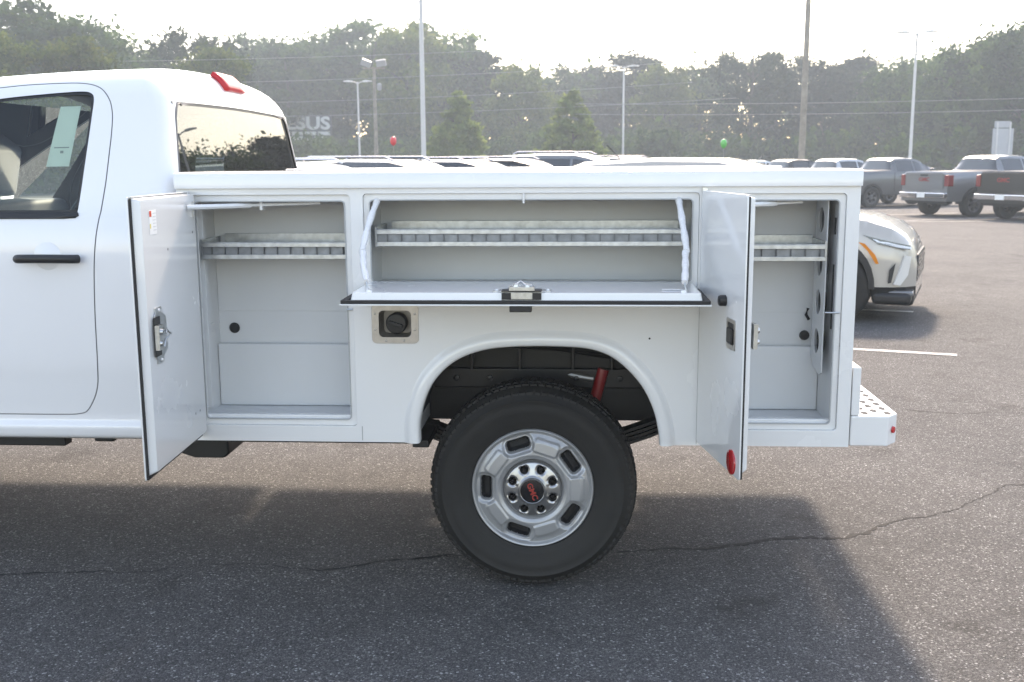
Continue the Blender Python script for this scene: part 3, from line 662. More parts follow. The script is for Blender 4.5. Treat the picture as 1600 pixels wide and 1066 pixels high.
def cab_pt(x, s, off=0.0):
    y, z, nrm = sec(s)
    inw = Vector((-nrm.x, -nrm.y)) if (nrm.x * (1.00 - y) + nrm.y * (1.25 - z)) < 0 else nrm
    r_ = 0.055 + 0.065 * float(sstep(1.84, 2.03, np.array(z)))
    xe = x; d = 0.0
    if x > XR - r_:
        u = min(1.0, (x - (XR - r_)) / r_); d = r_ * (1 - math.sqrt(max(0.0, 1 - u * u)))
    y += inw.x * (d + off); z += inw.y * (d + off)
    dx = max(0.0, -1.42 - x); z -= 0.055 * dx * dx * max(0.0, min(1.0, (z - 1.45) / 0.55))
    if x < -2.05:   # windscreen pillar rake
        pass
    xe += lean(z) * float(sstep(0, 1, np.array((x + 1.75) / 0.4)))
    return Vector((xe, y, z))
def cab_sheet(name, outer, holes, mat, parent, thick=0.018, off=0.0, xcuts=(), scuts=()):
    loops = [outer] + list(holes); flat = [p for l in loops for p in l]
    tris = tessellate_polygon([[Vector((p[0], p[1], 0)) for p in l] for l in loops])
    bm = bmesh.new(); vv = [bm.verts.new((p[0], p[1], 0)) for p in flat]
    for t_ in tris:
        try: bm.faces.new([vv[i] for i in t_])
        except ValueError: pass
    for c in xcuts: bmesh.ops.bisect_plane(bm, geom=bm.verts[:] + bm.edges[:] + bm.faces[:], plane_co=(c, 0, 0), plane_no=(1, 0, 0))
    smin = min(p[1] for p in outer); smax = max(p[1] for p in outer)
    for c in scuts:
        if smin < c < smax: bmesh.ops.bisect_plane(bm, geom=bm.verts[:] + bm.edges[:] + bm.faces[:], plane_co=(0, c, 0), plane_no=(0, 1, 0))
    bmesh.ops.recalc_face_normals(bm, faces=bm.faces)
    nrmls = []
    for v in bm.verts:
        x, s = v.co.x, v.co.y; p = cab_pt(x, s, off); e = 0.006
        du = cab_pt(x + e, s, off) - cab_pt(x - e, s, off); dv = cab_pt(x, s + e, off) - cab_pt(x, s - e, off)
        nn = du.cross(dv)
        nrmls.append(nn.normalized() if nn.length > 1e-9 else Vector((0, 0, 1))); v.co = p
    bm.normal_update()
    cen = Vector((-1.9, 1.02, 1.25))
    for i, v in enumerate(bm.verts):
        if nrmls[i].dot(v.co - cen) < 0: nrmls[i].negate()
    for f in bm.faces:
        c = f.calc_center_median()
        if f.normal.dot(c - cen) < 0: f.normal_flip()
    me = bpy.data.meshes.new(name); bm.to_mesh(me); bm.free(); me.shade_smooth()
    me.normals_split_custom_set_from_vertices([tuple(q) for q in nrmls]); me.materials.append(mat)
    o = link(name, me, parent)
    if thick and mat is CABPAINT:      # the inner lining is a sheet of its own, so the outer skin keeps its clean normals
        cab_sheet(name.split('_')[0] + '_lining', outer, holes, TRIM, parent, 0, off + thick, xcuts[::3], scuts[::4])
    elif thick:
        sm = o.modifiers.new('solid', 'SOLIDIFY'); sm.thickness = thick; sm.offset = -1; sm.use_even_offset = False
    return o
SC_ = list(sl_[1:-1]); XC = [XR - 0.14 * (1 - math.cos(R(90) * k / 14)) if False else XR - 0.14 + 0.14 * math.sin(R(90) * k / 14) for k in range(14)] + [-1.45, -1.55, -1.65, -1.75, -1.85, -1.95, -2.05, -2.15, -2.25, -2.35, -2.45]
def xz_loop(pts): return [(p[0], s_of_z(p[1])) for p in pts]
door_o = catmull([(-2.62, 0.72), (-2.60, 0.684), (-2.5, 0.678), (-2.02, 0.678), (-1.80, 0.678), (-1.70, 0.682), (-1.66, 0.705), (-1.620, 0.78), (-1.604, 0.88), (-1.594, 1.10), (-1.580, 1.30), (-1.553, 1.50), (-1.530, 1.66), (-1.512, 1.79), (-1.512, 1.855), (-1.530, 1.903), (-1.575, 1.941), (-1.66, 1.960), (-1.80, 1.964), (-1.95, 1.962), (-2.15, 1.945), (-2.33, 1.88), (-2.55, 1.62), (-2.62, 1.45)], 5)
door_o = xz_loop(door_o)
win_o = catmull([(-2.56, 1.468), (-2.2, 1.467), (-1.70, 1.467), (-1.655, 1.470), (-1.648, 1.485), (-1.628, 1.64), (-1.603, 1.83), (-1.597, 1.895), (-1.612, 1.918), (-1.66, 1.926), (-1.80, 1.922), (-2.0, 1.912), (-2.15, 1.895), (-2.28, 1.85), (-2.48, 1.58)], 4)
win_o = xz_loop(win_o)
def mirror_loop(l): return [(p[0], S_END - p[1]) for p in reversed(l)]
cabe = empty('cab', (0, 0, 0), 0, truck)
shell_outer = [(-2.75, 0.0), (XR, 0.0), (XR, S_END), (-2.75, S_END), (-2.75, S_END - s_of_z(1.42)), (-2.35, S_END - s_of_z(1.93)), (-2.3, S_END / 2), (-2.35, s_of_z(1.93)), (-2.75, s_of_z(1.42))]
cab_sheet('cab_shell', shell_outer, [door_o, mirror_loop(door_o)], CABPAINT, cabe, xcuts=XC, scuts=SC_)
for nm, dl_, wl in (('cab_door', door_o, win_o), ('cab_door', mirror_loop(door_o), mirror_loop(win_o))):
    ce = empty(nm, (0, 0, 0), 0, truck)
    cab_sheet('door_panel', offset_poly(dl_, -0.0045), [wl], CABPAINT, ce, xcuts=XC, scuts=SC_)
    cab_sheet('door_gap', offset_poly(dl_, 0.012), [offset_poly(dl_, -0.02)], pm('gap_dark', (0.30, 0.30, 0.31), 0.8), ce, thick=0, off=0.005, xcuts=XC, scuts=SC_)
    cab_sheet('window_seal', offset_poly(wl, 0.001), [offset_poly(wl, -0.012)], BLACK, ce, thick=0, off=0.004, xcuts=XC, scuts=SC_)
    cab_sheet('window_glass', offset_poly(wl, 0.004), [], GLASS, ce, thick=0, off=0.010, xcuts=XC, scuts=SC_)
    if wl is win_o:
        b0, b1 = s_of_z(1.444), s_of_z(1.468)
        bl = [(-2.60, b0), (-1.70, b0), (-1.655, b0 + 0.003), (-1.643, (b0 + b1) / 2), (-1.648, b1), (-2.60, b1)]
        cab_sheet('belt_moulding', bl, [], BLACK, ce, thick=0.008, off=-0.005, xcuts=XC, scuts=SC_)
        stl = [(-1.660, s_of_z(1.875)), (-1.745, s_of_z(1.875)), (-1.788, s_of_z(1.645)), (-1.697, s_of_z(1.645))]
        cab_sheet('window_sticker', stl, [], PAPER, ce, thick=0, off=0.013, scuts=SC_)
        for k, (za, zb, xa, xb) in enumerate(((1.715, 1.719, -1.76, -1.70), (1.695, 1.705, -1.735, -1.722))):
            cab_sheet('sticker_print', [(xa, s_of_z(za)), (xb, s_of_z(za)), (xb, s_of_z(zb)), (xa, s_of_z(zb))], [], GREYINK, ce, thick=0, off=0.0122)
        # pull handle with recess
        q = MB(); P = [(-1.872, -0.012, 1.296), (-1.85, -0.030, 1.298), (-1.80, -0.036, 1.299), (-1.74, -0.037, 1.299), (-1.68, -0.034, 1.298), (-1.650, -0.026, 1.297), (-1.636, -0.010, 1.296)]
        q.tube(catmull(P, 4), 0.0165, 12); q.build('door_handle', BLACK, ce, smooth=60)
        MB().lathe([(0.0001, 0.0), (0.03, 0.004), (0.048, 0.010), (0.055, 0.0135)], 32, (-1.765, -0.002 + 0.0, 1.303), 'y').build('handle_cup', CABPAINT, ce)
# rear wall with window
def rear_pt(y, z, off=0.0): return Vector((XR + lean(z) - off, y, z))
rw = []
for p in full[::2]:
    y, z, nrm = sec(float(sl_[full.index(p)])); inw = Vector((-nrm.x, -nrm.y)) if (nrm.x * (1.00 - y) + nrm.y * (1.25 - z)) < 0 else nrm
    r_ = 0.055 + 0.065 * float(sstep(1.84, 2.03, np.array(z))); rw.append((y + inw.x * r_ * 0.93, z + inw.y * r_ * 0.93))
def wy(z): return float(np.interp(z, [1.4, 1.6, 1.9], [0.106, 0.132, 0.215]))
win_r = catmull([(wy(1.50), 1.50), (wy(1.6), 1.6), (wy(1.75), 1.75), (wy(1.87), 1.865), (wy(1.9) + 0.03, 1.885), (0.7, 1.893), (1.00, 1.895), (1.30, 1.893), (1.97 - wy(1.9), 1.885), (2.00 - wy(1.87), 1.865), (2.00 - wy(1.75), 1.75), (2.00 - wy(1.6), 1.6), (2.00 - wy(1.5), 1.50)], 4)
win_r = [tuple(p) for p in win_r]
def rear_sheet(name, outer, holes, mat, off, thick=0.0):
    q = MB(); q.plate(outer, holes, 0.0, None, 'yz')
    bm = bmesh.new(); vs_ = [bm.verts.new(v) for v in q.v]
    for f in q.f: bm.faces.new([vs_[i] for i in f])
    for c in (1.58,): bmesh.ops.bisect_plane(bm, geom=bm.verts[:] + bm.edges[:] + bm.faces[:], plane_co=(0, 0, c), plane_no=(0, 0, 1))
    for v in bm.verts: v.co = rear_pt(v.co.y, v.co.z, off)
    bm.normal_update()
    for f in bm.faces:
        if f.normal.x < 0: f.normal_flip()
    me = bpy.data.meshes.new(name); bm.to_mesh(me); bm.free(); me.materials.append(mat); o = link(name, me, cabe)
    if thick: 
        s_ = o.modifiers.new('solid', 'SOLIDIFY'); s_.thickness = thick; s_.offset = -1
    return o
rear_sheet('rear_panel', rw, [win_r], CABPAINT, 0.0, 0.02)
rear_sheet('rear_window', offset_poly(win_r, 0.003), [], RGLASS, 0.004)
rear_sheet('rear_window_seal', offset_poly(win_r, 0.002), [offset_poly(win_r, -0.012)], BLACK, 0.003)
# high brake lamp across the roof's rear edge
q = MB(); ny = 12
def lampt(y, u, o_=0.004):
    s = float(np.interp(y, fy[np.argsort(fy)], sl_[np.argsort(fy)])) if False else float(sl_[int(np.argmin(np.abs(fy - y) + (fz < 1.99) * 9))]); return cab_pt(XR - 0.135 + 0.132 * u, s, -0.016)
vs_ = [lampt(0.88 + 0.23 * i / ny, u) for u in (0.62, 0.74, 0.85, 0.94, 1.0) for i in range(ny + 1)]
q.add(vs_, [(j * (ny + 1) + i, j * (ny + 1) + i + 1, (j + 1) * (ny + 1) + i + 1, (j + 1) * (ny + 1) + i) for j in range(4) for i in range(ny)])
bl_ = q.build('high_brake_lamp', pm('brake_lamp_red', (0.5, 0.012, 0.018), 0.35), cabe, smooth=60); s_ = bl_.modifiers.new('solid', 'SOLIDIFY'); s_.thickness = 0.022; s_.offset = 0
# interior
MB().box(-2.9, XR - 0.03, 0.12, 1.92, 0.60, 0.64).box(XR - 0.06, XR - 0.035, 0.13, 1.91, 0.64, 1.49).build('cab_floor', TRIM, cabe)
MB().plate([(-2.55, 1.30), (-2.62, 1.46), (-2.9, 1.46), (-2.9, 0.7), (-2.6, 0.8)], (), 0.12, 1.92).build('dashboard', TRIM, cabe, bevel=0.03)
for y in (0.28, 1.16):
    se = empty('seat', (0, 0, 0), 0, cabe)
    MB().box(-2.15, -1.62, y, y + 0.56, 0.78, 1.02).build('cushion', SEAT, se, bevel=0.05, seg=3)
    MB().box(-0.07, 0.07, y + 0.02, y + 0.54, 0, 0.60, M=Matrix.Translation((-1.63, 0, 0.95)) @ Matrix.Rotation(R(14), 4, 'Y')).build('backrest', SEAT, se, bevel=0.05, seg=3)
    MB().box(-0.05, 0.05, y + 0.14, y + 0.42, 0, 0.19, M=Matrix.Translation((-1.47, 0, 1.58)) @ Matrix.Rotation(R(8), 4, 'Y')).build('headrest', SEAT, se, bevel=0.04, seg=3)
q = MB(); n = 40; pts = [Vector((-2.30 + 0.10 * math.sin(2 * math.pi * i / n), 1.48 + 0.19 * math.cos(2 * math.pi * i / n), 1.38 + 0.17 * math.sin(2 * math.pi * i / n))) for i in range(n + 1)]
q.tube(pts, 0.016, 8).box(-2.33, -2.28, 1.30, 1.66, 1.35, 1.40).build('steering_wheel', BLACK, cabe, smooth=60)
# windscreen, bonnet and front end beyond the frame
MB().add([(-2.33, 0.24, 1.92), (-2.33, 1.80, 1.92), (-2.98, 1.94, 1.40), (-2.98, 0.10, 1.40)], [(0, 1, 2, 3)]).build('windscreen', GLASS, cabe)
q = MB(); q.plate([(-2.755, 0.58), (-2.755, 1.40), (-3.2, 1.40), (-4.1, 1.32), (-4.32, 1.24), (-4.40, 0.95), (-4.38, 0.60), (-4.02, 0.58)] + [(-3.55 + 0.47 * math.cos(a), 0.55 + 0.42 * math.sin(a)) for a in [math.pi - math.pi * k / 12 for k in range(1, 12)]] + [(-3.08, 0.58)], (), 0.012, 2.028)
q.build('front_end', CABPAINT, truck, bevel=0.04, seg=3)

# ------------------------------------------------------------------ other vehicles
def car_paint(name, col, metal=0.35, rough=0.3): return pm(name, col, rough, metal=metal, coat=1.0)
def loft_car(spec, paint):
    """body lofted along x (forward); returns {tag: mesh}"""
    L, W = spec['L'], spec['W']; base = spec['base']; ax = spec['axles']; wr = spec['wheel_r'] + 0.055
    keys = sorted(set([k[0] for k in spec['top']] + [k[0] for k in spec['belt']] + [k[0] for k in spec['width']]))
    xs_ = set(np.round(np.linspace(-L / 2, L / 2, 46), 3).tolist()) | set(keys)
    for a in ax:
        for k in range(13): xs_.add(round(a + wr * math.cos(math.pi * k / 12), 4))
    for (a, b) in spec['side_windows']: xs_ |= {a, b}
    xs_ = sorted(xs_); tk = list(zip(*spec['top'])); bk = list(zip(*spec['belt'])); wk = list(zip(*spec['width']))
    rows = []
    for x in xs_:
        zt = interp(x, *tk); zb = min(interp(x, *bk), zt - 0.02); wd = W / 2 * interp(x, *wk); z0 = base
        for a in ax:
            if abs(x - a) < wr: z0 = max(z0, spec['wheel_r'] + math.sqrt(max(0, wr * wr - (x - a) ** 2)))
        g_ = max(0.0, min(1.0, (zt - zb - 0.06) / 0.30)); wt = wd * (0.93 - spec.get('tumble', 0.16) * g_)
        mid = max((base + zb) / 2 + 0.04, z0 + 0.03)
        rows.append([(wd * 0.965, z0), (wd, min(z0 + 0.10, mid - 0.01)), (wd, mid), (wd * 0.992, zb - 0.07), (wd * 0.955, zb), (wt, zt - 0.11 * g_ - 0.012), (wt - 0.045, zt - 0.035 * g_ - 0.008), (wt * 0.62, zt - 0.004), (0.0, zt)])
    K = 9; out = {}
    def tagf(x, k, xa, xb):
        if k == 4:
            for i, (a, b) in enumerate(spec['side_windows']):
                if a <= xa + 1e-6 and xb - 1e-6 <= b: return 'side_window%d' % i
        if k >= 5:
            for nm, (a, b) in spec['glass_over'].items():
                if a <= x <= b: return nm
            for nm, (a, b) in spec.get('dark_over', {}).items():
                if a <= x <= b: return nm
        if k == 0 and spec.get('clad'): return 'cladding'
        return 'body'
    for sgn in (-1, 1):
        for i in range(len(xs_) - 1):
            xa, xb = xs_[i], xs_[i + 1]
            for k in range(K - 1):
                tg = tagf((xa + xb) / 2, k, xa, xb)
                key = tg if (tg in ('body', 'cladding') or k >= 5) else tg + ('r' if sgn < 0 else 'l')
                q = [(xa, sgn * rows[i][k][0], rows[i][k][1]), (xb, sgn * rows[i + 1][k][0], rows[i + 1][k][1]), (xb, sgn * rows[i + 1][k + 1][0], rows[i + 1][k + 1][1]), (xa, sgn * rows[i][k + 1][0], rows[i][k + 1][1])]
                out.setdefault(key, MB()).add(q, [(0, 1, 2, 3)])
    for e in (0, len(xs_) - 1):
        ring = [(xs_[e], p[0], p[1]) for p in rows[e]] + [(xs_[e], -p[0], p[1]) for p in reversed(rows[e][:-1])]
        out['body'].add(ring, [tuple(range(len(ring)))])
    return out
UNDER = pm('underbody_black', (0.012, 0.012, 0.012), 0.8)
CARRIM = pm('dark_alloy', (0.10, 0.10, 0.105), 0.3, metal=0.8)
CHROME = pm('chrome', (0.75, 0.75, 0.76), 0.08, metal=1.0)
CARTYRE = TYRE
ctyre = MB().lathe([(0.60, 0.10), (0.62, 0.0), (0.70, -0.02), (0.9, -0.015), (0.98, 0.03), (1.0, 0.10), (1.0, 0.5), (0.97, 0.58), (0.6, 0.55)], 40).mesh('tyre', 60); ctyre.materials.append(TYRE)
def spoke_rim():
    def h(Rg, Tg): return np.interp(Rg, [0, 0.12, 0.2, 0.55, 0.6, 0.64], [0.02, 0.02, 0.04, 0.06, 0.0, 0.02]) + 0.22 * (1 - sstep(-0.03, 0.02, slot_sdf(Rg, Tg, 6, 0.38, 0.12, 0.15, 0.06, 0.3)))
    return polar_mesh('rim', 0.002, 0.64, 26, 120, h, lambda a, b: slot_sdf(a, b, 6, 0.38, 0.12, 0.15, 0.06, 0.3) < -0.01, [CARRIM, DARKHOLE])
crim = spoke_rim()
def build_car(name, spec, paint, loc, rz, label, cat, group):
    root = empty(name, (loc[0], loc[1], gz(loc[1])), R(rz)); tag(root, label, cat, group)
    parts = loft_car(spec, paint)
    for key, mb in parts.items():
        if key == 'body': mb.build('body', paint, root, smooth=38)
        elif key == 'cladding': mb.build('cladding', BLACK, root, smooth=38)
        elif key.startswith('side_window'): mb.build('side_window', CARGLASS, root, smooth=38)
        elif key in spec['glass_over']: mb.build(key, CARGLASS, root, smooth=38)
        else: mb.build(key, BLACK, root, smooth=38)
    L, W, r = spec['L'], spec['W'], spec['wheel_r']
    MB().box(-L / 2 + 0.15, L / 2 - 0.15, -W / 2 + 0.28, W / 2 - 0.28, spec['base'] - 0.02, spec['base'] + 0.30).build('underbody', UNDER, root)
    for a in spec['axles']:
        for sgn in (-1, 1):
            wn = empty('wheel', (a, sgn * (W / 2 - 0.01), r), 0 if sgn < 0 else math.pi, root); wn.scale = (r, 0.42, r)
            link('tyre', ctyre, wn); link('rim', crim, wn)
            q = MB(); n = 14
            vs_ = []
            for k in range(n + 1):
                ang = math.pi * k / n
                for rr_, yy in ((r + 0.06, 0.0), (r + 0.06, 0.30)): vs_.append((a + rr_ * math.cos(ang), sgn * (W / 2 - 0.03 - yy), r + rr_ * math.sin(ang)))
            q.add(vs_, [(2 * k, 2 * k + 1, 2 * k + 3, 2 * k + 2) for k in range(n)]); q.build('wheel_well', UNDER, root)
            if spec.get('clad') or spec.get('flare'):
                q = MB(); vs_ = []
                for k in range(n + 1):
                    ang = math.pi * k / n
                    for rr_, yy in ((r + 0.045, 0.012), (r + 0.05, -0.012), (r + 0.115, -0.010), (r + 0.12, 0.012)): vs_.append((a + rr_ * math.cos(ang), sgn * (W / 2 - yy), max(r + rr_ * math.sin(ang), spec['base'])))
                q.add(vs_, [(4 * k + j, 4 * k + j + 1, 4 * k + j + 5, 4 * k + j + 4) for k in range(n) for j in range(3)]); q.build('arch_cladding', BLACK, root, smooth=60)
    mx = spec['mirror']
    for sgn in (-1, 1):
        MB().box(mx[0] - 0.05, mx[0] + 0.07, sgn * (W / 2 + 0.02), sgn * (W / 2 + 0.22), mx[1] - 0.07, mx[1] + 0.09).build('mirror', paint, root, bevel=0.03)
    for (dx, dz) in spec['handles']:
        for sgn in (-1, 1): MB().box(dx - 0.10, dx + 0.10, sgn * (W / 2 - 0.01), sgn * (W / 2 + 0.03), dz - 0.02, dz + 0.02).build('door_handle', paint, root, bevel=0.01)
    for x in spec['seams']:
        for sgn in (-1, 1): MB().box(x - 0.006, x + 0.006, sgn * (W / 2 - 0.004), sgn * (W / 2 + 0.002), spec['base'] + 0.12, spec['seam_top']).build('door_seam', UNDER, root)
    return root
def pickup_spec():
    return dict(L=5.89, W=2.04, base=0.50, wheel_r=0.41, axles=(-1.85, 1.92), tumble=0.20, flare=True,
        top=[(-2.945, 1.36), (-2.90, 1.43), (-0.93, 1.44), (-0.90, 1.46), (-0.78, 1.83), (-0.62, 1.915), (-0.2, 1.935), (0.35, 1.92), (0.62, 1.86), (1.38, 1.42), (1.50, 1.385), (2.5, 1.33), (2.80, 1.26), (2.945, 1.10)],
        belt=[(-2.945, 1.30), (-0.95, 1.385), (1.4, 1.36), (2.945, 1.06)], width=[(-2.945, 0.95), (-2.7, 0.99), (2.4, 0.99), (2.8, 0.94), (2.945, 0.86)],
        side_windows=[(-0.62, 0.22), (0.28, 1.02)], glass_over={'rear_window': (-0.905, -0.775), 'windscreen': (0.62, 1.385)}, dark_over={'bed_cover': (-2.88, -0.95)},
        mirror=(0.95, 1.42), handles=[(-0.42, 1.20), (0.55, 1.20)], seams=(-0.78, 0.25, 1.12), seam_top=1.36)
def pickup(paint, loc, rz, label, group, chrome=True):
    root = build_car('pickup_truck', pickup_spec(), paint, loc, rz, label, 'pickup truck', group)
    x = -2.945
    MB().plate(rrect(-0.80, 0.80, 0.86, 1.38, 0.03), (), x - 0.025, x - 0.001, 'yz').build('tailgate', paint, root, bevel=0.012)
    MB().box(x - 0.034, x - 0.026, -0.16, 0.16, 1.28, 1.33).build('tailgate_handle', BLACK, root, bevel=0.01)
    tm = text_mesh('GMC', 0.17, 0.004, 0.004, sx=1.2); tm.materials.append(REDP)
    link('badge_lettering', tm, root).matrix_local = Matrix(((0, 0, -1, x - 0.032), (-1, 0, 0, 0), (0, 1, 0, 1.17), (0, 0, 0, 1)))
    for sgn in (-1, 1):
        MB().box(x - 0.03, x + 0.20, sgn * 0.845, sgn * 1.018, 0.97, 1.32).build('tail_lamp', TAILR, root, bevel=0.02)
    MB().box(x - 0.13, x + 0.02, -0.98, 0.98, 0.60, 0.77).build('rear_bumper', CHROME if chrome else BLACK, root, bevel=0.03)
    MB().box(x - 0.136, x - 0.1305, -0.16, 0.16, 0.61, 0.76).build('number_plate', PAPER, root)
    MB().box(x + 0.1, x + 0.3, -0.9, 0.9, 0.42, 0.56).build('hitch_bar', UNDER, root)
    return root
def suv_spec(H=1.72, L=4.85, W=1.92, hood=1.08, sx=1.0):
    b = 1.02 * (H / 1.72)
    return dict(L=L, W=W, base=0.28, wheel_r=0.36, axles=(-L * 0.285, L * 0.30), tumble=0.20, clad=True,
        top=[(-L / 2, 0.95), (-L / 2 + 0.06, b + 0.02), (-L / 2 + 0.12, b + 0.08), (-L / 2 + 0.50 * sx, H - 0.12), (-L / 2 + 0.75 * sx, H - 0.045), (-L * 0.15, H), (0.05, H - 0.01), (0.34, H - 0.07), (0.50, H - 0.13), (1.30, hood + 0.03), (1.42, hood), (2.0, hood - 0.08), (L / 2 - 0.12, hood - 0.20), (L / 2, 0.70)],
        belt=[(-L / 2, 0.9), (-L / 2 + 0.15, b + 0.04), (1.2, b - 0.03), (L / 2 - 0.1, hood - 0.24), (L / 2, 0.66)], width=[(-L / 2, 0.86), (-L / 2 + 0.25, 0.97), (0, 1.0), (L / 2 - 0.6, 0.97), (L / 2 - 0.18, 0.88), (L / 2, 0.72)],
        side_windows=[(-L / 2 + 0.62, -0.98), (-0.90, -0.06), (0.0, 0.80)], glass_over={'rear_window': (-L / 2 + 0.12, -L / 2 + 0.5 * sx), 'windscreen': (0.50, 1.30)},
        mirror=(0.82, b + 0.05), handles=[(-0.75, b - 0.18), (0.15, b - 0.16)], seams=(-1.0, -0.03, 0.98), seam_top=b - 0.03)
def suv(paint, loc, rz, label, group, H=1.72, L=4.85, rails=True, name='sport_utility_car'):
    sp = suv_spec(H, L); root = build_car(name, sp, paint, loc, rz, label, 'car', group)
    for sgn in (-1, 1):
        if rails: MB().tube([(-1.5, sgn * 0.66, H - 0.02), (-1.4, sgn * 0.66, H + 0.035), (0.0, sgn * 0.66, H + 0.03), (0.15, sgn * 0.66, H - 0.03)], 0.018).build('roof_rail', CHROME, root)
        MB().box(-L / 2 - 0.02, -L / 2 + 0.22, sgn * 0.62, sgn * (sp['W'] / 2 * 0.93), 0.92, 1.06).build('tail_lamp', REDL, root, bevel=0.02)
        MB().box(L / 2 - 0.34, L / 2 - 0.10, sgn * 0.55, sgn * 0.86, 0.70, 0.80).build('head_lamp', CARGLASS, root, bevel=0.02)
    MB().lathe([(0.05, 0), (0.02, 0.05), (0.0001, 0.06)], 10, (-1.45, 0, H - 0.02), 'z').build('roof_antenna', BLACK, root)
    return root

GREYP = car_paint('grey_metallic_paint', (0.10, 0.104, 0.108)); SILVP = car_paint('silver_metallic_paint', (0.18, 0.185, 0.192))
BLKP = pm('black_car_paint', (0.007, 0.007, 0.008), 0.35, coat=0.25); WHTP = car_paint('white_car_paint', (0.78, 0.78, 0.77), 0.0); PALEP = car_paint('pale_silver_paint', (0.50, 0.51, 0.52))
BEIGE = car_paint('pearl_beige_paint', (0.47, 0.435, 0.39), 0.2); NAVY = car_paint('dark_blue_paint', (0.02, 0.025, 0.035), 0.2)
TAILR = pm('dark_red_lens', (0.22, 0.008, 0.010), 0.2, coat=1.0)
RG = 'pickups parked along the far right row'
HD = 22.0
pickup(SILVP, (15.83, 30.85), HD, 'silver grey pickup with chrome bumper, tailgate facing us, left of the black pickup', RG)
pickup(BLKP, (16.95, 27.85), HD, 'black pickup at the right edge of the picture, tailgate facing us', RG)
pickup(GREYP, (15.3, 38.75), HD, 'grey pickup seen from behind right, just above the service body rear corner', RG)
pickup(PALEP, (14.1, 41.75), HD, 'pale silver pickup next to and behind the grey pickup', RG)
pickup(BLKP, (12.9, 44.75), HD, 'black roofed pickup between pale silver and white pickups in the far row', RG)
pickup(WHTP, (11.7, 47.75), HD, 'white roofed pickup in the far row beside the green balloon', RG)
pickup(NAVY, (10.5, 50.75), HD, 'dark pickup farthest left in the pickup row, behind the green balloon', RG)
LG = 'cars parked beyond the service body'
suv(WHTP, (-2.75, 10.6), -22, 'white car roof just right of the truck cab, nearest of the left row', LG, H=1.69)
suv(GREYP, (-1.75, 13.6), -22, 'dark grey car whose roof stands below the red balloon', LG, H=1.745)
suv(NAVY, (-0.75, 16.6), -22, 'dark blue car roof below the tall lamp post', LG, H=1.76)
suv(BLKP, (0.25, 19.6), -22, 'black car roof between the two conical trees', LG, H=1.80, L=5.0)
suv(SILVP, (1.7, 21.5), -22, 'tall silver car right behind the crossover roof', LG, H=1.93, L=5.2)
suv(BLKP, (-7.6, 30.0), -22, 'dark car roof in the distance below the left lamp post', LG, H=1.95, L=5.2)
suv(WHTP, (-10.6, 36.0), -22, 'white car roof in the distance below the billboard', LG, H=2.0, L=5.2)
suv(WHTP, (-14.0, 40.0), -22, 'far white car roof at the edge of the cab', LG, H=2.0, L=5.2)
suv(GREYP, (4.4, 33.0), -22, 'dark grey car roof in the distance below the middle lamp post', LG, H=1.96, L=5.1)

# the crossover parked behind the truck's tail
CXS = dict(top=[(-2.31, 0.95), (-2.25, 1.04), (-2.19, 1.10), (-1.81, 1.57), (-1.56, 1.645), (-0.69, 1.69), (0.05, 1.68), (0.34, 1.62), (0.50, 1.56), (1.25, 1.14), (1.40, 1.10), (1.70, 1.065), (2.0, 0.985), (2.15, 0.90), (2.22, 0.83), (2.29, 0.74), (2.31, 0.62)],
    belt=[(-2.31, 0.9), (-2.16, 1.06), (1.2, 1.0), (1.6, 0.98), (2.0, 0.90), (2.2, 0.76), (2.31, 0.58)], width=[(-2.31, 0.86), (-2.06, 0.97), (0, 1.0), (1.8, 0.985), (2.05, 0.93), (2.2, 0.84), (2.31, 0.70)])
cx = build_car('crossover_car', dict(suv_spec(1.69, 4.62, 1.86, 1.085), axles=(-1.33, 1.36), **CXS), BEIGE, (2.44, 8.245), -24, 'pearl beige crossover whose front pokes out behind the service body', 'car', None)
Wc, Lc = 1.86, 4.62
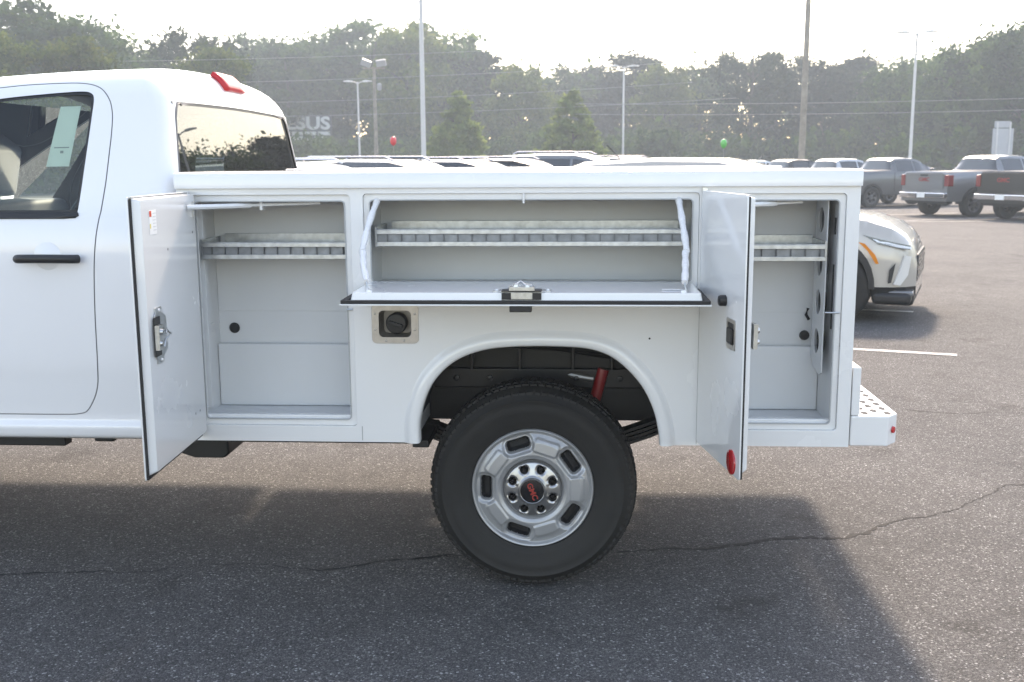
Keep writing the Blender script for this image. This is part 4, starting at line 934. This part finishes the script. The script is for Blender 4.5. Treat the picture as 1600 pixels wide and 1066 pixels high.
for sgn in (-1, 1):
    def P_(x, y, z): return (x, sgn * y, z)
    q = MB(); pts = [(1.66, 0.900, 0.905), (1.88, 0.888, 0.862), (2.10, 0.835, 0.822), (2.22, 0.765, 0.800), (2.22, 0.770, 0.755), (2.08, 0.850, 0.775), (1.85, 0.898, 0.815)]
    q.add([P_(*p) for p in pts] + [P_(p[0] + 0.01, p[1] + 0.018, p[2]) for p in pts], [tuple(range(7, 14))] + [(i, (i + 1) % 7, 7 + (i + 1) % 7, 7 + i) for i in range(7)]); q.build('head_lamp', CARGLASS, cx)
    q = MB(); pts = [(1.78, 0.915, 0.868), (2.08, 0.862, 0.812), (2.235, 0.785, 0.785), (2.235, 0.790, 0.765), (2.08, 0.868, 0.785), (1.84, 0.918, 0.836)]
    q.add([P_(p[0] + 0.004, p[1] + 0.006, p[2]) for p in pts], [tuple(range(6))]); q.build('lamp_strip', pm('lamp_white', (0.85, 0.87, 0.9), 0.2), cx)
    q = MB(); pts = [(1.62, 0.947, 0.835), (1.70, 0.947, 0.820), (1.83, 0.945, 0.71), (1.88, 0.944, 0.62), (1.84, 0.945, 0.62), (1.74, 0.947, 0.745)]
    q.add([P_(*p) for p in pts], [tuple(range(6))]); q.build('side_marker', pm('amber_lens', (0.75, 0.22, 0.01), 0.25), cx)
    q = MB(); pts = [(2.16, 0.800, 0.70), (2.23, 0.735, 0.69), (2.20, 0.770, 0.50), (2.12, 0.835, 0.40), (2.05, 0.872, 0.41), (2.11, 0.835, 0.55)]
    q.add([P_(*p) for p in pts] + [P_(p[0] + 0.02, p[1] + 0.018, p[2]) for p in pts], [tuple(range(6, 12))] + [(i, (i + 1) % 6, 6 + (i + 1) % 6, 6 + i) for i in range(6)]); q.build('fog_bezel', pm('light_pearl', (0.72, 0.70, 0.66), 0.3, coat=1.0), cx)
    q = MB(); pts = [(2.00, 0.896, 0.56), (2.07, 0.872, 0.63), (2.03, 0.888, 0.43), (1.99, 0.899, 0.42)]
    q.add([P_(p[0] + 0.004, p[1] + 0.006, p[2]) for p in pts], [(0, 1, 2, 3)]); q.build('air_intake', BLACK, cx)
    MB().box(1.80, 2.28, sgn * 0.55, sgn * 0.90, 0.20, 0.33).build('bumper_corner', BLACK, cx, bevel=0.05)
    MB().box(1.90, 2.30, sgn * 0.50, sgn * 0.86, 0.29, 0.345).build('skid_trim', SILVP, cx, bevel=0.02)
q = MB()
for i in range(7):
    for j in range(5): q.box(2.316, 2.33, -0.60 + 0.18 * i + (j % 2) * 0.05, -0.50 + 0.18 * i + (j % 2) * 0.05, 0.44 + 0.05 * j, 0.475 + 0.05 * j)
MB().plate(rrect(-0.60, 0.60, 0.42, 0.70, 0.05), (), 2.22, 2.318, 'yz').build('grille', BLACK, cx, bevel=0.02)
o_ = q.build('grille_mesh', CHROME, cx); o_['kind'] = 'stuff'
MB().box(2.12, 2.30, -0.74, 0.74, 0.18, 0.34).build('lower_bumper', BLACK, cx, bevel=0.04)
MB().tube([(-1.25, 0.0, 1.67), (-1.42, 0, 1.84)], 0.005).build('whip_antenna', BLACK, cx)
for ch in cx.children:      # short front overhang
    if ch.type == 'MESH':
        for v in ch.data.vertices:
            if v.co.x > 1.42: v.co.x = 1.42 + (v.co.x - 1.42) * 0.80

# ------------------------------------------------------------------ poles, wires, signs, balloons
POLEM = pm('galvanised_pole', (0.62, 0.61, 0.60), 0.5, var=0.1, vscale=2); WOOD = pm('weathered_wood', (0.30, 0.26, 0.21), 0.85, var=0.4, vscale=3, bump=0.5, bscale=20)
LAMPH = pm('lamp_head_grey', (0.70, 0.70, 0.70), 0.45)
def px_at(px, D): return (px - 800) / 1640.0 * (D * 0.985)
def lamp_post(px, D, H, label, rz=0.0, arm=0.95):
    X, Y = px_at(px, D), D - 3.86; r = empty('lamp_post', (X, Y, gz(Y)), R(rz)); tag(r, label, 'lamp post', 'parking lot lamp posts')
    MB().lathe([(0.30, 0), (0.30, 0.65), (0.26, 0.70), (0.0001, 0.70)], 16, axis='z').build('concrete_base', pm('concrete', (0.36, 0.35, 0.33), 0.85, var=0.2), r)
    MB().lathe([(0.085, 0.70), (0.075, 2), (0.055, H - 0.05), (0.0001, H - 0.05)], 12, axis='z').build('pole', POLEM, r, smooth=60)
    for sgn in (-1, 1):
        MB().tube([(0, 0, H - 0.18), (sgn * 0.22, 0, H - 0.06), (sgn * 0.4, 0, H - 0.03)], 0.035).build('arm', POLEM, r)
        MB().plate([(sgn * 0.35, H - 0.07), (sgn * arm, H - 0.04), (sgn * arm, H + 0.01), (sgn * 0.6, H + 0.06), (sgn * 0.35, H + 0.02)], (), -0.16, 0.16).build('lamp_head', LAMPH, r, bevel=0.02)
lamp_post(564, 75, 7.65, 'slim white twin lamp post on the left, beside the wooden pole', arm=0.98)
lamp_post(664, 33, 9.6, 'nearest and thickest white lamp post, its top out of the picture')
lamp_post(975, 72, 8.3, 'twin lamp post right of the second conical tree', arm=1.0)
lamp_post(1424, 50, 7.7, 'twin lamp post on the right above the grey pickups', arm=0.95, rz=-14)
def wood_pole(px, D, H, r0, label, tilt=0.0):
    X, Y = px_at(px, D), D - 3.86; r = empty('utility_pole', (X, Y, gz(Y))); tag(r, label, 'utility pole'); r.rotation_euler = (0, R(tilt), 0)
    MB().lathe([(r0, 0), (r0 * 0.75, H * 0.6), (r0 * 0.62, H), (0.0001, H)], 12, axis='z').build('pole', WOOD, r, smooth=60); return r
u1 = wood_pole(590, 75, 8.6, 0.17, 'wooden pole with two floodlights left of the red balloon')
for sgn, tl in ((-1, 22), (1, -8)):
    MB().box(-0.34, 0.34, -0.15, 0.15, -0.22, 0.22, M=Matrix.Translation((sgn * 0.52, -0.15, 8.85)) @ Matrix.Rotation(R(tl), 4, 'Y') @ Matrix.Rotation(R(20), 4, 'X')).build('floodlight', pm('floodlight_shell', (0.30, 0.30, 0.31), 0.5), u1, bevel=0.03)
MB().box(-0.75, 0.75, -0.05, 0.05, 8.45, 8.57).build('crossarm', WOOD, u1)
MB().lathe([(0.10, 7.0), (0.16, 7.1), (0.16, 7.4), (0.08, 7.5), (0.0001, 7.5)], 14, (0.35, -0.1, 0), 'z').build('lamp', pm('floodlight_shell', (0.30, 0.30, 0.31), 0.5), u1)
u2 = wood_pole(1254, 55, 14.0, 0.19, 'tall leaning wooden utility pole right of the green balloon', 0.25)
MB().box(-1.2, 1.2, -0.06, 0.06, 12.9, 13.05).build('crossarm', WOOD, u2)
WIRE = pm('wire_grey', (0.30, 0.30, 0.31), 0.6)
for (x0, z0, x1, z1, Y, sag, lab) in ((-75, 9.3, 12, 9.2, 66, 1.2, 'thin power line crossing the left woods, topmost'), (-75, 8.2, 12, 7.9, 66.5, 1.4, 'thin power line crossing the left woods, second from the top'), (-75, 7.4, 12, 6.6, 67, 1.6, 'thin power line crossing the left woods, third from the top'), (-75, 6.3, 15, 5.6, 67.5, 1.4, 'thin power line crossing the left woods, lowest'), (4, 5.0, 75, 7.4, 62, 0.8, 'thin power line rising to the right across the woods, upper'), (4, 4.4, 75, 6.6, 62.4, 0.8, 'thin power line rising to the right across the woods, lower')):
    P = [(x0 + (x1 - x0) * k / 24, Y, z0 + (z1 - z0) * k / 24 - sag * 4 * (k / 24) * (1 - k / 24)) for k in range(25)]
    tag(MB().tube(P, 0.012, 5).build('power_line', WIRE), lab, 'power line', 'power lines over the lot')
def balloon(px, py, D, col, label, zb):
    X, Y = px_at(px, D), D - 3.86; zc = 1.655 + (250 - py) / 1640.0 * D
    r = empty('balloon', (X, Y, zc)); tag(r, label, 'balloon', 'party balloons')
    pr = [(0.0001, -0.20), (0.012, -0.195), (0.010, -0.18)] + [(0.115 * math.sin(a) * (1 - 0.10 * (1 + math.cos(a)) / 2 * 0), -0.175 * math.cos(a) if a < math.pi / 2 else -0.15 * math.cos(a)) for a in [math.pi * k / 16 for k in range(1, 16)]] + [(0.0001, 0.15)]
    MB().lathe(pr, 24, axis='z').build('envelope', pm('balloon_' + label.split()[0], col, 0.25, coat=0.5), r, smooth=80)
    MB().tube([(0, 0, -0.2), (0.02, 0, -0.6), (0.0, 0, zb - zc)], 0.004, 5).build('string', WIRE, r)
balloon(617, 220, 38, (0.75, 0.02, 0.03), 'red balloon on a string above the white car roofs', 1.5)
balloon(1132, 227, 38, (0.03, 0.45, 0.06), 'green balloon on a string above the pickup roofs', 1.4)
# billboard
D = 110; Y = D - 3.86; bx = px_at(480, D)
bb = empty('billboard', (bx, Y, gz(Y)), R(4)); tag(bb, 'dark roadside billboard with JESUS in white letters beside the cab', 'billboard')
MB().box(-2.75, 2.75, -0.12, 0.12, 3.25, 6.75).build('panel', pm('billboard_dark', (0.03, 0.034, 0.042), 0.6), bb, bevel=0.02)
MB().lathe([(0.25, 0), (0.25, 3.25)], 12, axis='z').build('post', CHASSIS, bb)
MB().box(-2.85, 2.85, -0.6, 0.1, 3.05, 3.15).build('catwalk', CHASSIS, bb)
tm = text_mesh('JESUS', 1.75, 0.01, 0.06, sx=1.0); tm.materials.append(pm('dim_white', (0.68, 0.68, 0.66), 0.6)); wd = max(v.co.x for v in tm.vertices) * 2
for v in tm.vertices: v.co.x *= 5.1 / wd
link('lettering', tm, bb).matrix_local = Matrix.Translation((0.05, -0.14, 5.95)) @ Matrix.Rotation(R(90), 4, 'X')
rnd = random.Random(5)
for row, (z, h, c) in enumerate(((4.98, 0.36, MATS['dim_white']), (4.48, 0.40, MATS['dim_white']), (3.85, 0.34, pm('pale_blue_ink', (0.36, 0.40, 0.50), 0.5)))):
    x = -2.5
    while x < 2.4:
        wl_ = min(rnd.uniform(0.5, 1.3), 2.55 - x); MB().box(x, x + wl_, -0.135, -0.125, z - h / 2, z + h / 2).build('text_line', c, bb); x += wl_ + 0.2
# grey roadside sign seen from behind
D = 75; Y = D - 3.86
sg = empty('road_sign', (px_at(1566, D), Y, gz(Y)), R(6)); tag(sg, 'grey back of a tall roadside sign above the silver pickup', 'sign')
SGM = pm('sign_back_grey', (0.42, 0.43, 0.45), 0.5, var=0.1, vscale=1.5)
MB().box(-0.72, 0.80, -0.05, 0.05, 1.1, 4.15).build('sign_panel', SGM, sg, bevel=0.02); MB().box(-0.62, 0.50, -0.05, 0.05, 4.2, 4.65).build('top_panel', SGM, sg, bevel=0.02)
for x in (-0.45, 0.5): MB().box(x - 0.05, x + 0.05, -0.12, -0.06, 0, 4.6).build('post', POLEM, sg)
# small shop front far behind the pickups
D = 105; Y = D - 3.86
sh = empty('shop_building', (px_at(1226, D), Y, gz(Y))); tag(sh, 'small pale building with red sign band behind the pickup roofs', 'building')
MB().box(-1.9, 1.9, 0, 3, 0, 2.55).build('wall', pm('pale_wall', (0.45, 0.43, 0.40), 0.8), sh); MB().box(-2.0, 2.0, -0.1, 3.1, 2.56, 2.72).build('roof', pm('grey_roof', (0.35, 0.35, 0.34), 0.7), sh); MB().box(-1.0, 1.1, -0.06, -0.01, 1.95, 2.35).build('sign_band', pm('faded_red', (0.35, 0.06, 0.07), 0.6), sh)

# ------------------------------------------------------------------ trees
def leaf_mat(name, cols, trans=0.35):
    m = bpy.data.materials.new(name); m.use_nodes = True; t = m.node_tree; N = t.nodes.new; L = t.links.new
    t.nodes.remove(t.nodes['Principled BSDF']); out = t.nodes['Material Output']
    geo = N('ShaderNodeNewGeometry'); oi = N('ShaderNodeObjectInfo')
    r = N('ShaderNodeValToRGB'); e = r.color_ramp.elements
    while len(e) < len(cols): e.new(0.5)
    for i, c in enumerate(cols): e[i].position = i / (len(cols) - 1); e[i].color = (*c, 1)
    tc = N('ShaderNodeTexCoord'); no = N('ShaderNodeTexNoise'); no.inputs['Scale'].default_value = 0.6; no.inputs['Detail'].default_value = 3
    L(tc.outputs['Object'], no.inputs['Vector'])
    a = N('ShaderNodeMath'); a.operation = 'MULTIPLY_ADD'; a.inputs[1].default_value = 0.32; L(geo.outputs['Random Per Island'], a.inputs[0]); 
    b = N('ShaderNodeMath'); b.operation = 'MULTIPLY_ADD'; b.inputs[1].default_value = 1.6; b.inputs[2].default_value = -0.55; L(no.outputs['Fac'], b.inputs[0]); L(b.outputs[0], a.inputs[2])
    L(a.outputs[0], r.inputs['Fac'])
    hs_ = N('ShaderNodeHueSaturation'); mr = N('ShaderNodeMapRange'); mr.inputs['To Min'].default_value = 0.75; mr.inputs['To Max'].default_value = 1.25; L(oi.outputs['Random'], mr.inputs['Value']); L(mr.outputs['Result'], hs_.inputs['Value']); L(r.outputs['Color'], hs_.inputs['Color'])
    df = N('ShaderNodeBsdfDiffuse'); tr = N('ShaderNodeBsdfTranslucent'); mx = N('ShaderNodeMixShader'); mx.inputs[0].default_value = trans
    L(hs_.outputs[0], df.inputs[0]); L(hs_.outputs[0], tr.inputs[0]); L(df.outputs[0], mx.inputs[1]); L(tr.outputs[0], mx.inputs[2]); L(mx.outputs[0], out.inputs['Surface'])
    return m
LEAF_A = leaf_mat('leaf_green', [(0.011, 0.027, 0.008), (0.030, 0.066, 0.017), (0.064, 0.112, 0.027), (0.112, 0.150, 0.036)], 0.40)
LEAF_Y = leaf_mat('leaf_yellow_green', [(0.026, 0.045, 0.012), (0.060, 0.092, 0.020), (0.110, 0.135, 0.030), (0.16, 0.145, 0.036)])
LEAF_D = leaf_mat('leaf_dark', [(0.006, 0.012, 0.007), (0.015, 0.027, 0.013), (0.032, 0.048, 0.020), (0.052, 0.062, 0.024)], 0.28)
LEAF_C = leaf_mat('leaf_conifer', [(0.070, 0.110, 0.028), (0.135, 0.180, 0.046), (0.20, 0.235, 0.062)], 0.45)
BARK = pm('bark', (0.055, 0.045, 0.038), 0.9, var=0.4, vscale=4)
def leaf_cloud(centers, radii, per, size, rng, squash=0.75):
    n = len(centers) * per; c = np.repeat(centers, per, 0); rad = np.repeat(radii, per)
    d = rng.normal(size=(n, 3)); d /= np.linalg.norm(d, axis=1)[:, None]
    rr = rad * rng.random(n) ** 0.6 * (1 + 0.18 * rng.normal(size=n)); p = c + d * rr[:, None] * np.array([1, 1, squash])
    u = rng.normal(size=(n, 3)); u /= np.linalg.norm(u, axis=1)[:, None]; v = np.cross(u, d + rng.normal(size=(n, 3)) * 0.7); v /= np.linalg.norm(v, axis=1)[:, None] + 1e-9
    s = size * (0.45 + 1.3 * rng.random(n) ** 2)[:, None]
    co = np.stack([p - u * s * 0.5, p + v * s * 0.27, p + u * s * 0.5, p - v * s * 0.27], 1).reshape(-1, 3); return co
def leaves_mesh(name, co, mat):
    me = bpy.data.meshes.new(name); nv = len(co); nf = nv // 4
    me.vertices.add(nv); me.vertices.foreach_set('co', co.astype(np.float32).ravel()); me.loops.add(nv); me.loops.foreach_set('vertex_index', np.arange(nv, dtype=np.int32))
    me.polygons.add(nf); me.polygons.foreach_set('loop_start', np.arange(0, nv, 4, dtype=np.int32)); me.update(); me.validate(); me.materials.append(mat); return me
def crown(seed, H, Rr, base, clumps, per, size, mat, shape='round'):
    rng = np.random.default_rng(seed); cs = []; rs = []
    while len(cs) < clumps:
        t = rng.random(); a = rng.random() * 2 * np.pi
        if shape == 'round': prof = (np.sin(np.pi * min(1, t * 0.92 + 0.08)) ** 0.6)
        elif shape == 'tall': prof = 0.55 + 0.45 * np.sin(np.pi * t) if t < 0.75 else 0.86 * np.sqrt(max(0.0, (1 - t) / 0.25))
        else: prof = max(0.05, (1 - t) ** 0.62) * (0.8 + 0.2 * min(1, t / 0.2))
        lob = 1 + 0.22 * np.sin(3 * a + seed) + 0.15 * np.sin(5 * a + 2.1 * seed + 4 * t)
        if rng.random() > prof * 0.9 + 0.1: continue
        rr = Rr * prof * lob * (0.35 + 0.65 * rng.random() ** 0.5)
        cs.append((rr * np.cos(a), rr * np.sin(a), base + (H - base) * t)); rs.append(Rr * rng.uniform(0.22, 0.46) if shape != 'cone' else Rr * rng.uniform(0.14, 0.30) * (1.1 - 0.6 * t))
    return leaves_mesh('crown', leaf_cloud(np.array(cs), np.array(rs), per, size, rng, 0.7), mat)
def trunk(seed, H, Rr, base, r0):
    rnd = random.Random(seed); q = MB(); P = [(0, 0, 0), (rnd.uniform(-.1, .1), rnd.uniform(-.1, .1), H * 0.3), (rnd.uniform(-.3, .3), rnd.uniform(-.3, .3), H * 0.6), (rnd.uniform(-.4, .4), rnd.uniform(-.4, .4), H * 0.92)]
    q.tube(P, [r0, r0 * 0.75, r0 * 0.5, r0 * 0.12], 8)
    for k in range(9):
        h = H * rnd.uniform(0.28, 0.78); a = rnd.uniform(0, 6.28); l = Rr * rnd.uniform(0.5, 0.85)
        q.tube([(0, 0, h), (l * 0.5 * math.cos(a), l * 0.5 * math.sin(a), h + l * 0.35), (l * math.cos(a), l * math.sin(a), h + l * 0.55)], [r0 * 0.38, r0 * 0.22, r0 * 0.05], 6)
    me = q.mesh('trunk', 60); me.materials.append(BARK); return me
# unit trees, 10 m tall
KINDS = {
    'round_a': (crown(1, 10, 3.3, 2.0, 80, 260, 0.30, LEAF_A), trunk(1, 10, 3.3, 2, 0.24)),
    'round_b': (crown(2, 10, 3.0, 1.6, 75, 260, 0.29, LEAF_Y), trunk(2, 10, 3.0, 2, 0.22)),
    'tall_a': (crown(3, 10, 2.3, 1.4, 80, 240, 0.28, LEAF_A, 'tall'), trunk(3, 10, 2.3, 2, 0.20)),
    'tall_d': (crown(4, 10, 2.2, 1.8, 70, 240, 0.27, LEAF_D, 'tall'), trunk(4, 10, 2.2, 2, 0.20)),
    'open_d': (crown(5, 10, 3.1, 3.6, 40, 240, 0.28, LEAF_D), trunk(5, 10, 3.1, 2.5, 0.27)),
    'cone': (crown(6, 10, 3.5, 0.3, 170, 170, 0.36, LEAF_C, 'cone'), trunk(6, 10, 2.0, 0.5, 0.18)),
    'bush': (crown(7, 10, 6.5, 0.2, 90, 120, 0.9, LEAF_A), trunk(7, 6, 3.0, 0.5, 0.3)),
}
def tree(kind, px, ytop, D, label, name='tree', wide=1.0, group='trees of the wood beyond the lot', seed=0):
    X, Y = px_at(px, D), D - 3.86; ztop = 1.655 + (250 - ytop) / 1640.0 * D; H = ztop - gz(Y); s = H / 10.0
    r = empty(name, (X, Y, gz(Y)), R((px * 37 + seed * 71) % 360)); tag(r, label, 'tree', group); r.scale = (s * wide, s * wide, s)
    link('crown', KINDS[kind][0], r); link('trunk', KINDS[kind][1], r); return r
TL = [
    ('round_b', 15, 52, 62, 'yellow green tree at the left edge, low over the cab roof', 1.0),
    ('tall_a', 48, 2, 78, 'tallest tree at the upper left corner', 1.35),
    ('round_a', 110, 22, 82, 'broad green tree left of the dip in the skyline', 1.1),
    ('round_b', 122, 62, 64, 'yellow green tree just above the middle of the cab roof', 1.0),
    ('round_a', 175, 52, 92, 'green tree sloping down towards the skyline dip', 1.0),
    ('open_d', 248, 70, 96, 'thin dark tree standing in the skyline dip above the cab', 0.8),
    ('open_d', 318, 44, 88, 'sparse tree with airy top behind the cab brake lamp', 0.9),
    ('round_b', 352, 78, 76, 'yellowish tree above the cab rear corner', 1.0),
    ('round_a', 400, 62, 120, 'tree right behind the cab roof edge, above the billboard', 1.0),
    ('tall_a', 455, 72, 112, 'tree whose crown rises over the billboard', 1.2),
    ('round_a', 515, 55, 118, 'large tree left of the slim lamp post', 1.0),
    ('tall_a', 585, 40, 116, 'highest tree of the middle, behind the floodlight pole', 1.4),
    ('round_b', 640, 45, 108, 'bright green tree just left of the thick lamp post', 0.95),
    ('round_a', 700, 52, 114, 'large tree just right of the thick lamp post', 1.0),
    ('tall_d', 755, 92, 112, 'dark tree above the first conical tree', 1.35),
    ('round_b', 815, 108, 104, 'light green tree between the two conical trees', 1.0),
    ('tall_a', 872, 112, 122, 'tree behind the second conical tree', 1.2),
    ('open_d', 925, 102, 128, 'hazy tree left of the middle lamp post', 1.0),
    ('tall_d', 985, 96, 118, 'tree directly behind the middle lamp post', 1.4),
    ('round_b', 1040, 108, 108, 'pale green tree right of the middle lamp post', 1.0),
    ('round_a', 1095, 112, 114, 'tree above the green balloon', 1.0),
    ('open_d', 1172, 80, 98, 'dark open tree with ragged top left of the leaning pole', 1.0),
    ('open_d', 1215, 86, 102, 'ragged dark tree touching the leaning pole on its left', 0.95),
    ('tall_d', 1285, 112, 100, 'dark tree right of the leaning pole', 1.3),
    ('tall_d', 1335, 102, 104, 'dark layered tree left of the right lamp post', 1.3),
    ('round_a', 1392, 108, 92, 'green tree directly left of the right lamp post', 0.95),
    ('tall_a', 1448, 96, 90, 'tree directly right of the right lamp post', 1.3),
    ('round_a', 1500, 84, 86, 'large green tree left of the road sign', 1.0),
    ('tall_d', 1552, 70, 84, 'tall dark tree above the road sign', 1.35),
    ('round_a', 1600, 46, 80, 'tall tree at the right edge of the picture', 1.1),
]
for i, (k, px, yt, D, lab, wd) in enumerate(TL): tree(k, px, yt, D, lab, wide=wd, seed=i)
tree('cone', 718, 150, 72, 'small conical tree left of centre, right of the thick lamp post', 'conical_tree', 1.12, 'two conical trees', 3); KINDS['cone'][0].name = 'crown'
tree('cone', 896, 149, 72, 'small conical tree right of centre, left of the middle lamp post', 'conical_tree', 1.15, 'two conical trees', 5)
# the rest of the wood, one mass behind and below the front trees and on both sides
rng = np.random.default_rng(77); cs = []; rs = []
for k in range(1500):
    u = rng.random(); px = -900 + 3400 * u; D = rng.uniform(118, 150); X = (px - 800) / 1640 * D
    sky_y = np.interp(px, [-900, 0, 230, 330, 590, 700, 800, 900, 1000, 1180, 1300, 1600, 2500], [45, 45, 108, 85, 55, 72, 124, 134, 112, 112, 122, 70, 50])
    top = 1.655 + (250 - sky_y) / 1640 * D
    cs.append((X, D - 3.86, -0.5 + (top + 0.0) * rng.random() ** 0.75)); rs.append(rng.uniform(2.2, 4.2))
for k in range(950):   # understory in front of the trunks
    px = -300 + 2200 * rng.random(); D = rng.uniform(88, 112) if 380 < px < 1350 else rng.uniform(76, 100); X = (px - 800) / 1640 * D
    cs.append((X, D - 3.86, rng.uniform(-0.3, 3.2))); rs.append(rng.uniform(1.0, 1.9))
for k in range(420):   # the wood goes on round the right of the lot
    a = rng.random(); X = rng.uniform(75, 110); Y = -60 + 150 * a; cs.append((X, Y, rng.uniform(-0.5, 12.5))); rs.append(rng.uniform(1.8, 3.2))
co = leaf_cloud(np.array(cs), np.array(rs), 150, 0.56, rng, 0.8)
wood = link('wood', leaves_mesh('wood', co, LEAF_A)); tag(wood, 'dense green wood filling the background behind the front trees', 'woods', kind='stuff')

# ------------------------------------------------------------------ hazy air
hz = MB().box(-250, 250, -160, 270, -1.9, 27.0).build('haze', [], smooth=0)
hm = bpy.data.materials.new('haze_air'); hm.use_nodes = True; t = hm.node_tree; t.nodes.remove(t.nodes['Principled BSDF'])
pv = t.nodes.new('ShaderNodeVolumePrincipled'); pv.inputs['Color'].default_value = (0.76, 0.89, 1.0, 1); pv.inputs['Density'].default_value = 0.0018; pv.inputs['Anisotropy'].default_value = 0.25
t.links.new(pv.outputs[0], t.nodes['Material Output'].inputs['Volume']); hz.data.materials.append(hm); tag(hz, kind='stuff')
hz['label'] = 'pale morning haze in the air over the lot'
